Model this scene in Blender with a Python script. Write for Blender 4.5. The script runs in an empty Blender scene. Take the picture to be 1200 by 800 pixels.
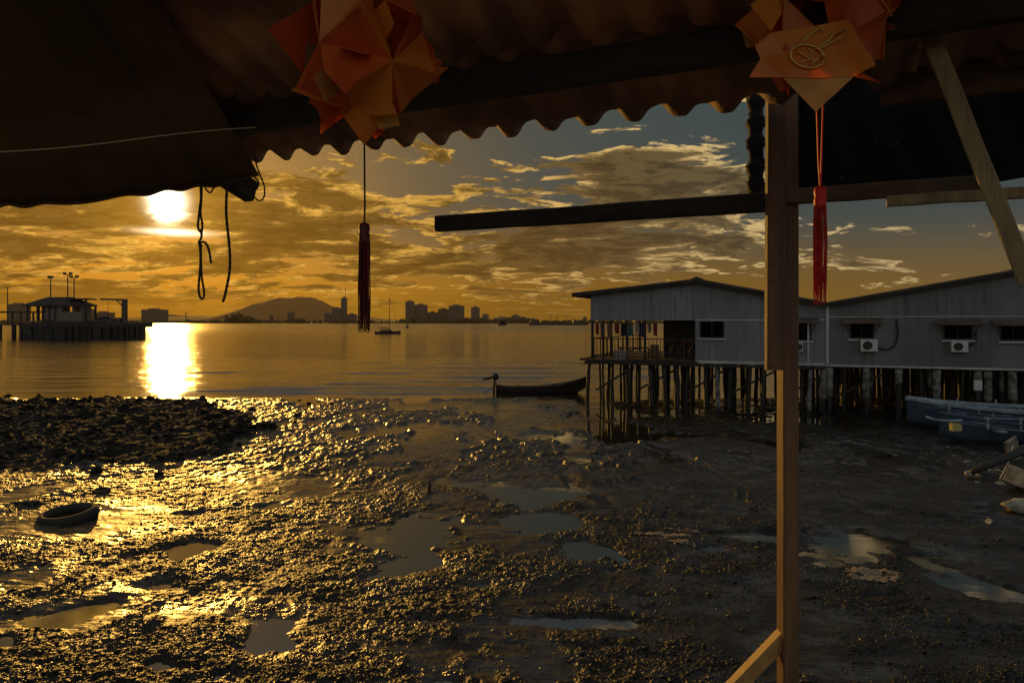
import bpy, math, random
import numpy as np
from mathutils import Vector, Matrix
R = math.radians
rnd = random.Random(7)
sc = bpy.context.scene
col = sc.collection
H = 3.3            # camera height above the mud
F = 800.0          # focal length in photo pixels (1200 wide)
HY = 378.0         # horizon row of the photo

# ---------------------------------------------------------------- camera
cd = bpy.data.cameras.new('camera'); cam = bpy.data.objects.new('camera', cd); col.objects.link(cam)
cam.location = (0, 0, H); cam.rotation_euler = (R(90), 0, 0)
cd.sensor_width = 36; cd.lens = 24; cd.shift_y = -22 / 1200
cd.clip_start = 0.05; cd.clip_end = 60000
sc.camera = cam

# ---------------------------------------------------------------- sun and sky
SUN = Vector(((196 - 600) / F, 1, (HY - 236) / F)).normalized()
sun_el = math.asin(SUN.z); sun_az = math.atan2(SUN.x, SUN.y)
sd = bpy.data.lights.new('sun', 'SUN'); so = bpy.data.objects.new('sun', sd); col.objects.link(so)
sd.energy = 1.9; sd.angle = R(0.6); sd.color = (1.0, 0.52, 0.09)
so.rotation_euler = (-SUN).to_track_quat('-Z', 'Y').to_euler()
sc.view_settings.view_transform = 'Standard'; sc.view_settings.look = 'None'
sc.view_settings.exposure = 0.22; sc.view_settings.gamma = 1; sc.view_settings.use_curve_mapping = False

W = bpy.data.worlds.new('World'); sc.world = W; W.use_nodes = True
class NT:
    """tiny helper for node trees"""
    def __init__(s, nt): s.t = nt; s.n = nt.nodes; s.l = nt.links
    def put(s, sock, v):
        if v is None: return
        if hasattr(v, 'is_linked') or isinstance(v, bpy.types.NodeSocket): s.l.new(v, sock)
        else:
            if isinstance(v, (tuple, list)) and len(v) == 3 and sock.type == 'RGBA': v = (*v, 1)
            sock.default_value = v
    def node(s, ty, **kw):
        n = s.n.new(ty)
        for k, v in kw.items(): setattr(n, k, v)
        return n
    def m(s, op, a, b=None, c=None, clamp=False):
        n = s.node('ShaderNodeMath', operation=op, use_clamp=clamp)
        s.put(n.inputs[0], a); s.put(n.inputs[1], b)
        if c is not None: s.put(n.inputs[2], c)
        return n.outputs[0]
    def v(s, op, a, b=None, scale=None):
        n = s.node('ShaderNodeVectorMath', operation=op)
        s.put(n.inputs[0], a)
        if b is not None: s.put(n.inputs[1], b)
        if scale is not None: s.put(n.inputs['Scale'], scale)
        return n.outputs['Value'] if op in ('DOT_PRODUCT', 'LENGTH') else n.outputs[0]
    def mix(s, f, a, b, bt='MIX', clamp=True):
        n = s.node('ShaderNodeMix', data_type='RGBA', blend_type=bt, clamp_factor=clamp)
        s.put(n.inputs[0], f); s.put(n.inputs[6], a); s.put(n.inputs[7], b)
        return n.outputs[2]
    def noise(s, vec, scale, det=4, rough=.5, dist=0, dim='3D'):
        n = s.node('ShaderNodeTexNoise', noise_dimensions=dim)
        s.put(n.inputs['Vector'], vec); n.inputs['Scale'].default_value = scale
        n.inputs['Detail'].default_value = det; n.inputs['Roughness'].default_value = rough
        n.inputs['Distortion'].default_value = dist
        return n.outputs['Fac']
    def ramp(s, f, pts, interp='LINEAR'):
        n = s.node('ShaderNodeValToRGB'); r = n.color_ramp; r.interpolation = interp
        while len(r.elements) < len(pts): r.elements.new(0.5)
        for e, (p, c) in zip(r.elements, pts):
            e.position = p; e.color = (*c, 1) if isinstance(c, (tuple, list)) else (c, c, c, 1)
        s.put(n.inputs[0], f); return n.outputs[0]
    def ss(s, x, a, b):   # smoothstep
        n = s.node('ShaderNodeMapRange', interpolation_type='SMOOTHSTEP')
        s.put(n.inputs[0], x); s.put(n.inputs[1], a); s.put(n.inputs[2], b)
        return n.outputs[0]
    def comb(s, x, y, z):
        n = s.node('ShaderNodeCombineXYZ'); s.put(n.inputs[0], x); s.put(n.inputs[1], y); s.put(n.inputs[2], z); return n.outputs[0]
    def sep(s, v):
        n = s.node('ShaderNodeSeparateXYZ'); s.put(n.inputs[0], v); return n.outputs

def build_world():
    t = NT(W.node_tree); W.node_tree.nodes.clear()
    D = t.v('NORMALIZE', t.node('ShaderNodeTexCoord').outputs['Generated'])
    dx, dy, dz = t.sep(D)
    sky = t.node('ShaderNodeTexSky', sky_type='NISHITA', sun_disc=False)
    sky.sun_elevation = sun_el; sky.sun_rotation = sun_az
    sky.air_density = 1.6; sky.dust_density = 4.0; sky.ozone_density = 1.0; sky.altitude = 0
    sa = t.v('DOT_PRODUCT', D, tuple(SUN))                       # cosine to the sun
    # horizontal closeness to the sun 0..1
    hl = t.m('SQRT', t.m('ADD', t.m('MULTIPLY', dx, dx), t.m('ADD', t.m('MULTIPLY', dy, dy), 1e-5)))
    hx = Vector((SUN.x, SUN.y, 0)).normalized()
    ha = t.m('DIVIDE', t.v('DOT_PRODUCT', D, tuple(hx)), hl)
    az = t.m('ARCCOSINE', t.m('MINIMUM', ha, .99999))             # azimuth distance (rad)
    # thin evening veil: gold low and near the sun, slate blue above
    low = t.ramp(t.m('DIVIDE', az, 3.1416), [(0, (4.6, 1.9, .10)), (.08, (3.4, 1.6, .10)), (.15, (1.9, .92, .09)), (.24, (1.5, .85, .13)), (.36, (1.15, .88, .36)), (.6, (3.6, 3.0, 2.3)), (1, (4.4, 3.8, 3.0))])
    hi = t.ramp(t.m('DIVIDE', az, 3.1416), [(0, (1.2, .75, .22)), (.10, (.36, .50, .42)), (.16, (.18, .45, .54)), (.4, (.14, .48, .66)), (.65, (2.6, 2.9, 3.1)), (1, (3.4, 3.7, 3.9))])  # unseen sky behind the camera, low and high, brightened as added fill
    zen = (1.2, 1.55, 1.95)  # overhead sky lifted too, for fill and brighter pools
    veil = t.mix(t.ss(dz, .03, .155), low, hi)
    veil = t.mix(t.ss(dz, .27, .62), veil, zen)
    base = t.mix(.93, t.mix(1, sky.outputs[0], (.8, .62, .35), 'MULTIPLY'), veil)
    # clouds on a flat deck
    q = t.m('ADD', t.m('MAXIMUM', dz, 0.0), .15)
    P = t.comb(t.m('DIVIDE', dx, q), t.m('DIVIDE', dy, q), t.m('MULTIPLY', dz, 4.5))
    wn = t.node('ShaderNodeTexNoise'); t.put(wn.inputs['Vector'], P); wn.inputs['Scale'].default_value = 1.3; wn.inputs['Detail'].default_value = 3
    warp = t.v('SCALE', t.v('SUBTRACT', wn.outputs['Color'], (.5, .5, .5)), scale=.55)
    Pw = t.v('ADD', t.v('MULTIPLY', P, (.9, 1.25, 1)), warp)
    def dens(p):
        a = t.noise(p, 3.1, 10, .66)
        b = t.noise(t.v('ADD', p, (7.3, 2.1, 4)), .8, 2, .5)
        return t.m('ADD', a, t.m('MULTIPLY', t.m('SUBTRACT', b, .5), .62))
    # cover: more near the sun and low down; one heaped cloud right of centre
    cov = t.m('ADD', -.028, t.m('MULTIPLY', t.ss(az, .75, .0), .05))
    cov = t.m('ADD', cov, t.m('MULTIPLY', t.ss(dz, .33, .1), .03))
    def blob(px, py, rx, ry, amp, frame=True):
        d = Vector(((px - 600) / F, 1, (HY - py) / F)).normalized()
        a0 = math.atan2(d.x, d.y); e0 = d.z
        aa = t.m('ARCTAN2', dx, dy)
        u = t.m('DIVIDE', t.m('SUBTRACT', aa, a0), rx / F); v = t.m('DIVIDE', t.m('SUBTRACT', dz, e0), ry / F)
        rr = t.m('ADD', t.m('MULTIPLY', u, u), t.m('MULTIPLY', v, v))
        return t.m('MULTIPLY', t.m('EXPONENT', t.m('MULTIPLY', rr, -1)), amp)
    for b in [(745, 203, 80, 30, .20), (850, 210, 80, 24, .13), (690, 262, 170, 20, .12), (740, 290, 170, 14, .09), (380, 235, 90, 22, .12), (560, 318, 330, 7, .09), (430, 270, 120, 16, .06), (150, 300, 130, 26, .05), (120, 252, 60, 9, .08), (560, 240, 60, 12, .08), (820, 345, 200, 5, .06),
              (640, 165, 60, 22, -.10), (490, 200, 60, 22, -.04), (1060, 290, 130, 60, -.10), (930, 150, 80, 40, -.06), (330, 300, 240, 9, .07), (1110, 268, 60, 8, .13)]:
        cov = t.m('ADD', cov, blob(*b))
    d1 = t.m('ADD', dens(Pw), cov)
    toS = Vector((SUN.x, SUN.y, 0)).normalized()
    d2 = t.m('ADD', dens(t.v('ADD', Pw, (toS.x * .03, toS.y * .02, .07))), cov)
    mask = t.ss(d1, .515, .565)
    core = t.ss(d1, .555, .665)
    lit = t.ss(t.m('SUBTRACT', d1, d2), -.03, .07)
    a3 = t.m('DIVIDE', az, 3.1416)
    bright = t.ramp(a3, [(0, (10, 5.2, .8)), (.12, (6.6, 3.6, .65)), (.18, (7.0, 4.5, 1.5)), (.24, (6.6, 4.6, 1.9)), (.40, (4.6, 3.6, 2.1)), (1, (2.2, 2.0, 1.8))])
    dark = t.ramp(a3, [(0, (1.2, .50, .03)), (.12, (.65, .33, .05)), (.24, (.36, .29, .17)), (.4, (.42, .38, .28)), (1, (.8, .8, .8))])
    sh = t.m('MULTIPLY', t.m('SUBTRACT', 1.0, t.m('MULTIPLY', core, .9)), t.m('ADD', .12, t.m('MULTIPLY', lit, .88)))
    ccol = t.mix(sh, dark, bright)
    c = t.mix(t.m('MULTIPLY', mask, .93), base, ccol)
    # low haze band swallows clouds at the horizon
    c = t.mix(t.ss(dz, .055, .0), c, low)
    # the sun behind thin cloud, with its aureole
    one = t.m('SUBTRACT', 1.0, sa)
    thin = t.m('SUBTRACT', 1.0, t.m('MULTIPLY', core, .7))
    g1 = t.m('MULTIPLY', t.m('EXPONENT', t.m('MULTIPLY', one, -7500)), t.m('MULTIPLY', thin, 200))
    g2 = t.m('MULTIPLY', t.m('EXPONENT', t.m('MULTIPLY', one, -500)), 2.6)
    g3 = t.m('MULTIPLY', t.m('EXPONENT', t.m('MULTIPLY', one, -28)), .5)
    bb = blob(204, 272, 26, 3.2, 22)
    c = t.mix(1, c, t.v('SCALE', (1, .86, .6), scale=t.m('ADD', g1, bb)), 'ADD', clamp=False)
    c = t.mix(1, c, t.v('SCALE', (1, .50, .045), scale=t.m('ADD', g2, g3)), 'ADD', clamp=False)
    # under the horizon: dim
    c = t.mix(t.ss(dz, -.02, -.12), c, (.25, .18, .08))
    bg = t.node('ShaderNodeBackground'); t.put(bg.inputs[0], c); bg.inputs[1].default_value = .1
    out = t.node('ShaderNodeOutputWorld'); t.l.new(bg.outputs[0], out.inputs[0])
build_world()
W.cycles.sampling_method = 'MANUAL'; W.cycles.sample_map_resolution = 1024

# ---------------------------------------------------------------- materials
def mat(name, c, rough=.7, c2=None, scale=4, stretch=(1, 1, 1), bump=0, bscale=30, metal=0, spec=.5, trans=0, contrast=(.35, .65), seams=None, det=5):
    m = bpy.data.materials.new(name); m.use_nodes = True
    t = NT(m.node_tree); p = t.n['Principled BSDF']
    co = t.node('ShaderNodeTexCoord').outputs['Object']
    v = t.v('MULTIPLY', co, stretch)
    cc = c
    if c2:
        f = t.ss(t.noise(v, scale, det, .6), contrast[0], contrast[1])
        cc = t.mix(f, c, c2)
    if seams:                                   # vertical sheet joints and tone from sheet to sheet, along local x
        x = t.sep(co)[0]
        k = t.m('DIVIDE', x, seams)
        wn = t.node('ShaderNodeTexWhiteNoise', noise_dimensions='1D'); t.put(wn.inputs['W'], t.m('FLOOR', k))
        cc = t.mix(t.m('MULTIPLY', wn.outputs['Value'], .42), cc, tuple(i * .55 for i in c))
        fr = t.m('FRACT', k)
        cc = t.mix(t.ss(fr, .03, .012), cc, tuple(i * .5 for i in c))
        run = t.ss(t.noise(t.v('MULTIPLY', co, (3.5, 3.5, .35)), 1.6, 5, .65), .5, .72)
        cc = t.mix(t.m('MULTIPLY', run, .75), cc, (.075, .058, .042))
        rust = t.ss(t.noise(t.v('MULTIPLY', co, (1.3, 1, .9)), 1.9, 7, .7), .57, .70)
        cc = t.mix(t.m('MULTIPLY', rust, .55), cc, (.13, .065, .035))
        sheet = t.node('ShaderNodeTexWhiteNoise', noise_dimensions='1D'); t.put(sheet.inputs['W'], t.m('ADD', t.m('FLOOR', k), 31.7))
        cc = t.mix(t.m('MULTIPLY', t.m('GREATER_THAN', sheet.outputs['Value'], .82), .45), cc, tuple(min(1, i * 1.9) for i in c))
    t.put(p.inputs['Base Color'], cc)
    if 'timber' in name or name == 'deck':
        gr = t.noise(t.v('MULTIPLY', v, (9, 9, 1.2)), scale * 2.2, 6, .7)
        cc = t.mix(t.m('MULTIPLY', t.ss(gr, .52, .66), .55), cc, tuple(i * .35 for i in c))
        kn = t.node('ShaderNodeTexVoronoi'); t.put(kn.inputs['Vector'], t.v('MULTIPLY', co, (1, 1, .55))); kn.inputs['Scale'].default_value = 4.2
        cc = t.mix(t.ss(kn.outputs['Distance'], .085, .03), cc, tuple(i * .22 for i in c))
        gm = t.ss(t.noise(co, 1.7, 5, .65), .5, .68)
        cc = t.mix(t.m('MULTIPLY', gm, .5), cc, tuple(i * .4 for i in c))
        t.put(p.inputs['Base Color'], cc)
    rn = t.noise(v, scale * 2.3, 3, .5)
    t.put(p.inputs['Roughness'], t.m('ADD', rough - .08, t.m('MULTIPLY', rn, .16), clamp=True))
    p.inputs['Metallic'].default_value = metal
    p.inputs['Specular IOR Level'].default_value = spec
    if bump:
        b = t.node('ShaderNodeBump'); b.inputs['Strength'].default_value = min(1, bump); b.inputs['Distance'].default_value = .01 * max(1, bump)
        t.put(b.inputs['Height'], t.noise(v, bscale, 5, .6)); t.l.new(b.outputs[0], p.inputs['Normal'])
    if trans:
        tr = t.node('ShaderNodeBsdfTranslucent'); t.put(tr.inputs[0], cc)
        mx = t.node('ShaderNodeMixShader'); mx.inputs[0].default_value = trans
        t.l.new(p.outputs[0], mx.inputs[1]); t.l.new(tr.outputs[0], mx.inputs[2])
        t.l.new(mx.outputs[0], t.n['Material Output'].inputs[0])
    return m

M = {}
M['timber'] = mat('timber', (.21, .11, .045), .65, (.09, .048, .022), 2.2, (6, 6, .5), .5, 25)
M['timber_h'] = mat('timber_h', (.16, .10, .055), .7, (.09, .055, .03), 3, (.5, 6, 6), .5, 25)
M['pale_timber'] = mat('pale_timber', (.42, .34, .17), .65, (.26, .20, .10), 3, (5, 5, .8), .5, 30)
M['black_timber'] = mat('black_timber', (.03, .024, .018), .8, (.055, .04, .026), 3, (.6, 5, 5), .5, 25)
M['ochre_timber'] = mat('ochre_timber', (.5, .29, .07), .6, (.34, .18, .05), 4, (2, 2, 2), .4, 40)
M['deck'] = mat('deck', (.2, .15, .1), .75, (.1, .07, .045), 3, (6, .6, 6), .6, 25)
M['roofsheet'] = mat('roofsheet', (.52, .31, .18), .85, (.20, .13, .085), 2.2, (1, 1, 1), .6, 18, contrast=(.3, .62))
M['roofsheet2'] = mat('roofsheet2', (.70, .36, .18), .85, (.30, .18, .11), 2.6, (1, 1, 1), .6, 18, contrast=(.35, .6))
M['canvas'] = mat('canvas', (.22, .14, .05), .9, (.12, .075, .03), 2.3, (1, 1, 1), .6, 14, trans=.22)
M['wall'] = mat('wall', (.24, .25, .25), .6, (.18, .19, .19), .8, (1, 1, .4), .25, 9, seams=.83)
M['wall2'] = mat('wall2', (.18, .18, .175), .65, (.14, .14, .135), .7, (1, 1, .4), .25, 9, seams=1.25)
M['trim'] = mat('trim', (.55, .55, .52), .6, (.4, .39, .37), 2)
M['roofmetal'] = mat('roofmetal', (.16, .11, .075), .6, (.09, .06, .045), 1.2, (1, 1, 1), .3, 9)
M['darkwood'] = mat('darkwood', (.018, .014, .010), .8, (.042, .031, .02), 2.5, (4, 4, .8), .7, 20)
M['slimewood'] = mat('slimewood', (.009, .008, .006), .55, (.026, .021, .014), 2.0, (3, 3, 1), .9, 26)
M['concrete'] = mat('concrete', (.26, .25, .22), .8, (.07, .065, .05), 2.2, (2, 2, 3), 1.0, 24)
M['dark'] = mat('dark', (.012, .011, .010), .6)
M['glass'] = mat('glass', (.012, .014, .015), .12, spec=.5)
M['white'] = mat('white', (.62, .62, .58), .5, (.5, .49, .45), 6)
M['black'] = mat('black', (.015, .014, .013), .6, bump=.4, bscale=80)
M['blacknet'] = mat('blacknet', (.012, .011, .009), .85, (.11, .09, .05), 38, (1, 1, 1), 1.0, 60, contrast=(.62, .72))
M['redcord'] = mat('redcord', (.85, .04, .02), .5, trans=.25)
M['darkred'] = mat('darkred', (.20, .012, .008), .5, (.06, .006, .005), 60, trans=.15)
M['brightred'] = mat('brightred', (.85, .045, .02), .5, (.55, .03, .015), 60, trans=.3)
M['paper'] = mat('paper', (.95, .42, .06), .34, (.90, .30, .045), 9, trans=.42, bump=.15, bscale=30)
M['paper_red'] = mat('paper_red', (.88, .20, .035), .34, (.70, .12, .025), 9, trans=.38, bump=.15, bscale=30)
M['paper_gold'] = mat('paper_gold', (.72, .42, .10), .32, (.60, .30, .06), 9, trans=.2)
M['gold'] = mat('gold', (.80, .52, .14), .35, metal=.6)
M['rope'] = mat('rope', (.03, .025, .018), .9, (.08, .06, .04), 90)
M['paleline'] = mat('paleline', (.6, .48, .25), .6)
M['hull_blue'] = mat('hull_blue', (.028, .055, .10), .6, (.05, .075, .10), 2, (1, 1, 1), .3, 12)
M['hull_pale'] = mat('hull_pale', (.33, .40, .43), .6, (.16, .20, .24), 3, (1, 3, 3), .3, 12)
M['hull_dark'] = mat('hull_dark', (.03, .022, .015), .6, (.06, .04, .025), 3, (1, 4, 4), .4, 14)
M['yellow'] = mat('yellow', (.42, .36, .12), .5, (.5, .38, .12), 6)
M['rubber'] = mat('rubber', (.010, .009, .008), .8, (.03, .024, .015), 5, bump=.8, bscale=25)
M['foam'] = mat('foam', (.36, .33, .24), .8, (.14, .12, .075), 5, bump=.6, bscale=22)
M['farwall'] = mat('farwall', (.16, .13, .10), .8, (.12, .10, .08), .05)
M['farglass'] = mat('farglass', (.06, .05, .045), .35)
M['farpale'] = mat('farpale', (.30, .25, .19), .8)
M['hill'] = mat('hill', (.11, .09, .045), .95, (.07, .06, .035), .002)
M['leaf'] = mat('leaf', (.035, .045, .018), .9, (.06, .06, .025), .3)
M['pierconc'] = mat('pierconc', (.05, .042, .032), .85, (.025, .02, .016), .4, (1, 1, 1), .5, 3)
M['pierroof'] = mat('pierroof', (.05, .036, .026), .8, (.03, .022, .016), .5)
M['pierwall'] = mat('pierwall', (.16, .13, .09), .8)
M['steel'] = mat('steel', (.07, .06, .05), .5, metal=.3)
M['weed'] = mat('weed', (.02, .017, .012), .5, (.05, .04, .02), 30, bump=1, bscale=60)
for k, c in dict(c1=(.35, .06, .04), c2=(.05, .06, .10), c3=(.45, .40, .33), c4=(.10, .20, .22), c5=(.30, .16, .08), c6=(.02, .02, .025), c7=(.55, .5, .45)).items():
    M[k] = mat('cloth_' + k[1], tuple(i * .6 for i in c), .85)

def rock_mat():
    m = bpy.data.materials.new('wet_rock'); m.use_nodes = True; t = NT(m.node_tree); p = t.n['Principled BSDF']
    co = t.node('ShaderNodeTexCoord').outputs['Object']
    t.put(p.inputs['Base Color'], t.mix(t.ss(t.noise(co, 3, 5, .6), .4, .65), (.009, .008, .006), (.028, .022, .014)))
    p.inputs['Roughness'].default_value = .8; p.inputs['Specular IOR Level'].default_value = .22
    b = t.node('ShaderNodeBump'); b.inputs['Strength'].default_value = .9; b.inputs['Distance'].default_value = .03
    t.put(b.inputs['Height'], t.noise(co, 14, 6, .65)); t.l.new(b.outputs[0], p.inputs['Normal'])
    return m
M['rock'] = rock_mat()

def mud_mat():
    m = bpy.data.materials.new('wet_mud'); m.use_nodes = True; t = NT(m.node_tree); p = t.n['Principled BSDF']
    co = t.node('ShaderNodeTexCoord').outputs['Object']
    at = t.node('ShaderNodeAttribute', attribute_name='lump').outputs['Fac']     # 1 = shell and stone crust, 0 = smooth silt
    n1 = t.noise(co, 1.1, 6, .6); n2 = t.noise(co, 26, 5, .65)
    silt = t.mix(t.ss(t.noise(t.v('MULTIPLY', co, (1, 1.7, 1)), 2.6, 8, .7), .42, .60), (.009, .0075, .0055), (.034, .027, .018))
    crust = t.mix(t.ss(n2, .40, .62), (.008, .007, .005), (.036, .028, .017))
    t.put(p.inputs['Base Color'], t.mix(at, silt, crust))
    wet = t.node('ShaderNodeAttribute', attribute_name='wet').outputs['Fac']
    film = t.ss(t.m('ADD', t.noise(t.v('MULTIPLY', co, (1.0, 1.6, 1)), .9, 7, .68), t.m('MULTIPLY', wet, .35)), .46, .60)
    rg = t.m('SUBTRACT', t.m('ADD', .46, t.m('MULTIPLY', at, -.06)), t.m('MULTIPLY', film, t.m('SUBTRACT', .34, t.m('MULTIPLY', at, .22))))
    rg = t.m('ADD', rg, t.m('MULTIPLY', t.m('SUBTRACT', n2, .5), .15))
    t.put(p.inputs['Roughness'], rg)
    p.inputs['IOR'].default_value = 1.5
    t.put(p.inputs['Specular IOR Level'], t.m('ADD', .22, t.m('MULTIPLY', film, .26)))
    vor = t.node('ShaderNodeTexVoronoi', feature='SMOOTH_F1'); t.put(vor.inputs['Vector'], co); vor.inputs['Scale'].default_value = 46
    hgt = t.m('ADD', t.m('MULTIPLY', t.m('MULTIPLY', vor.outputs['Distance'], -1.1), at),
              t.m('ADD', t.m('MULTIPLY', n2, .55), t.m('MULTIPLY', t.noise(co, 90, 3, .6), t.m('MULTIPLY', at, .4))))
    b = t.node('ShaderNodeBump'); b.inputs['Distance'].default_value = .022
    t.put(b.inputs['Strength'], t.m('ADD', t.m('SUBTRACT', .42, t.m('MULTIPLY', film, .24)), t.m('MULTIPLY', at, .50)))
    t.put(b.inputs['Height'], hgt); t.l.new(b.outputs[0], p.inputs['Normal'])
    return m
M['mud'] = mud_mat()

def water_mat():
    m = bpy.data.materials.new('sea_water'); m.use_nodes = True; t = NT(m.node_tree); p = t.n['Principled BSDF']
    p.inputs['Base Color'].default_value = (.022, .020, .013, 1)
    p.inputs['IOR'].default_value = 2.7; p.inputs['Roughness'].default_value = .05
    co = t.node('ShaderNodeTexCoord').outputs['Object']
    y = t.sep(co)[1]
    far = t.ss(y, 26, 36)                                   # pools inside the mud are calm
    far2 = t.ss(y, 60, 400)
    v = t.v('MULTIPLY', co, (.55, 1.0, 1))
    h = t.m('ADD', t.noise(v, 1.6, 5, .6), t.m('MULTIPLY', t.noise(t.v('MULTIPLY', co, (.12, .5, 1)), .9, 3, .5), 3.6))
    b = t.node('ShaderNodeBump'); b.inputs['Distance'].default_value = .105
    t.put(b.inputs['Strength'], t.m('ADD', .015, t.m('MULTIPLY', far, .7)))
    t.put(b.inputs['Height'], h); t.l.new(b.outputs[0], p.inputs['Normal'])
    t.put(p.inputs['Roughness'], t.m('ADD', .04, t.m('ADD', t.m('MULTIPLY', far, .03), t.m('MULTIPLY', far2, .12))))
    return m
M['water'] = water_mat()

# ---------------------------------------------------------------- mesh helpers
def P(x, y, Y):
    return Vector(((x - 600) / F * Y, Y, H + (HY - y) / F * Y))
def G(x, y, z=0.0):                       # point on the level z seen at photo pixel
    Y = (H - z) * F / (y - HY)
    return Vector(((x - 600) / F * Y, Y, z))

class MB:
    def __init__(s): s.v = []; s.f = []; s.mi = []; s.cur = 0; s.smooth = False
    def add(s, vs, fs):
        o = len(s.v); s.v += [tuple(v) for v in vs]; s.f += [tuple(i + o for i in f) for f in fs]; s.mi += [s.cur] * len(fs); return s
    def box(s, a, b):
        x0, y0, z0 = a; x1, y1, z1 = b
        return s.add([(x0,y0,z0),(x1,y0,z0),(x1,y1,z0),(x0,y1,z0),(x0,y0,z1),(x1,y0,z1),(x1,y1,z1),(x0,y1,z1)],
                     [(0,3,2,1),(4,5,6,7),(0,1,5,4),(1,2,6,5),(2,3,7,6),(3,0,4,7)])
    def bar(s, p, q, w, h, up=Vector((0, 0, 1)), segs=1, wob=0):   # rectangular bar from p to q
        p = Vector(p); q = Vector(q); d = (q - p).normalized(); up = Vector(up)
        if abs(d.dot(up)) > .98: up = Vector((0, 1, 0))
        sx = d.cross(up).normalized(); uy = sx.cross(d).normalized()
        c = min(w, h) * .10; vs = []; fs = []
        prof = [(-w/2+c,-h/2),(w/2-c,-h/2),(w/2,-h/2+c),(w/2,h/2-c),(w/2-c,h/2),(-w/2+c,h/2),(-w/2,h/2-c),(-w/2,-h/2+c)]
        for k in range(segs + 1):
            c0 = p.lerp(q, k / segs)
            if 0 < k < segs: c0 = c0 + sx * rnd.uniform(-wob, wob) + uy * rnd.uniform(-wob, wob)
            vs += [c0 + sx * a + uy * b for a, b in prof]
        for k in range(segs):
            for i in range(8):
                j = (i + 1) % 8; fs.append((k*8+i, k*8+j, k*8+8+j, k*8+8+i))
        fs.append(tuple(range(7, -1, -1))); fs.append(tuple(segs*8 + i for i in range(8)))
        return s.add(vs, fs)
    def tube(s, pts, r, n=6, cap=True):
        pts = [Vector(p) for p in pts]; vs = []; fs = []; prev = None
        rr = r if isinstance(r, (list, tuple)) else [r] * len(pts)
        for i, p in enumerate(pts):
            d = (pts[min(i + 1, len(pts) - 1)] - pts[max(i - 1, 0)]).normalized()
            if prev is None:
                a = Vector((1, 0, 0)) if abs(d.x) < .8 else Vector((0, 1, 0))
                prev = d.cross(a).normalized()
            sx = (prev - d * prev.dot(d)).normalized(); prev = sx; sy = d.cross(sx)
            vs += [p + (sx * math.cos(2*math.pi*k/n) + sy * math.sin(2*math.pi*k/n)) * rr[i] for k in range(n)]
        for i in range(len(pts) - 1):
            for k in range(n):
                j = (k + 1) % n; fs.append((i*n+k, i*n+j, i*n+n+j, i*n+n+k))
        if cap: fs.append(tuple(range(n - 1, -1, -1))); fs.append(tuple((len(pts)-1)*n + k for k in range(n)))
        return s.add(vs, fs)
    def prism(s, poly, off):              # polygon (3D points) extruded by vector off
        n = len(poly); off = Vector(off); vs = [Vector(p) for p in poly] + [Vector(p) + off for p in poly]
        fs = [tuple(range(n - 1, -1, -1)), tuple(range(n, 2 * n))] + [(i, (i+1) % n, n + (i+1) % n, n + i) for i in range(n)]
        return s.add(vs, fs)
    def lumpy(s, c, r, seed, sub=2, amp=.3):
        vs, fs = ICO[sub]; rs = random.Random(seed); c = Vector(c)
        if not hasattr(r, '__len__'): r = (r, r, r)
        ph = [(Vector((rs.uniform(-1,1), rs.uniform(-1,1), rs.uniform(-1,1))).normalized(), rs.uniform(.6, 1.0)) for _ in range(7)]
        out = []
        for v in vs:
            k = 1 + amp * sum(-max(0, v.dot(a) - b * .75) * 1.8 for a, b in ph) + amp * .22 * rs.uniform(-1, 1)
            out.append(c + Vector((v.x * r[0], v.y * r[1], v.z * r[2])) * k)
        return s.add(out, fs)
    def build(s, name, m, parent=None, loc=None):
        me = bpy.data.meshes.new(name); me.from_pydata(s.v, [], s.f)
        ms = m if isinstance(m, (list, tuple)) else [m]
        for x in ms: me.materials.append(x)
        if len(ms) > 1: me.polygons.foreach_set('material_index', s.mi)
        if s.smooth: me.polygons.foreach_set('use_smooth', [True] * len(me.polygons))
        me.update(); o = bpy.data.objects.new(name, me); col.objects.link(o)
        if parent: o.parent = parent
        if loc is not None: o.location = loc
        return o
def _ico():
    t = (1 + 5 ** .5) / 2
    vs = [Vector(v).normalized() for v in [(-1,t,0),(1,t,0),(-1,-t,0),(1,-t,0),(0,-1,t),(0,1,t),(0,-1,-t),(0,1,-t),(t,0,-1),(t,0,1),(-t,0,-1),(-t,0,1)]]
    fs = [(0,11,5),(0,5,1),(0,1,7),(0,7,10),(0,10,11),(1,5,9),(5,11,4),(11,10,2),(10,7,6),(7,1,8),(3,9,4),(3,4,2),(3,2,6),(3,6,8),(3,8,9),(4,9,5),(2,4,11),(6,2,10),(8,6,7),(9,8,1)]
    out = [(vs, fs)]
    for _ in range(3):
        vs = list(vs); nf = []; mid = {}
        def g(a, b):
            k = (min(a, b), max(a, b))
            if k not in mid: mid[k] = len(vs); vs.append(((vs[a] + vs[b]) / 2).normalized())
            return mid[k]
        for a, b, c in fs:
            x, y, z = g(a, b), g(b, c), g(c, a); nf += [(a, x, z), (b, y, x), (c, z, y), (x, y, z)]
        fs = nf; out.append((vs, fs))
    return out
ICO = _ico()
def tag(o, label=None, cat=None, group=None, kind=None):
    if label: o['label'] = label
    if cat: o['category'] = cat
    if group: o['group'] = group
    if kind: o['kind'] = kind
    return o
def empty(name, loc, rz=0):
    o = bpy.data.objects.new(name, None); col.objects.link(o); o.location = loc; o.rotation_euler = (0, 0, rz); o.empty_display_size = .2; return o
def copy_tree(o, parent=None):
    c = o.copy(); col.objects.link(c)
    if parent: c.parent = parent
    for ch in [x for x in bpy.data.objects if x.parent == o]: copy_tree(ch, c)
    return c

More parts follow.
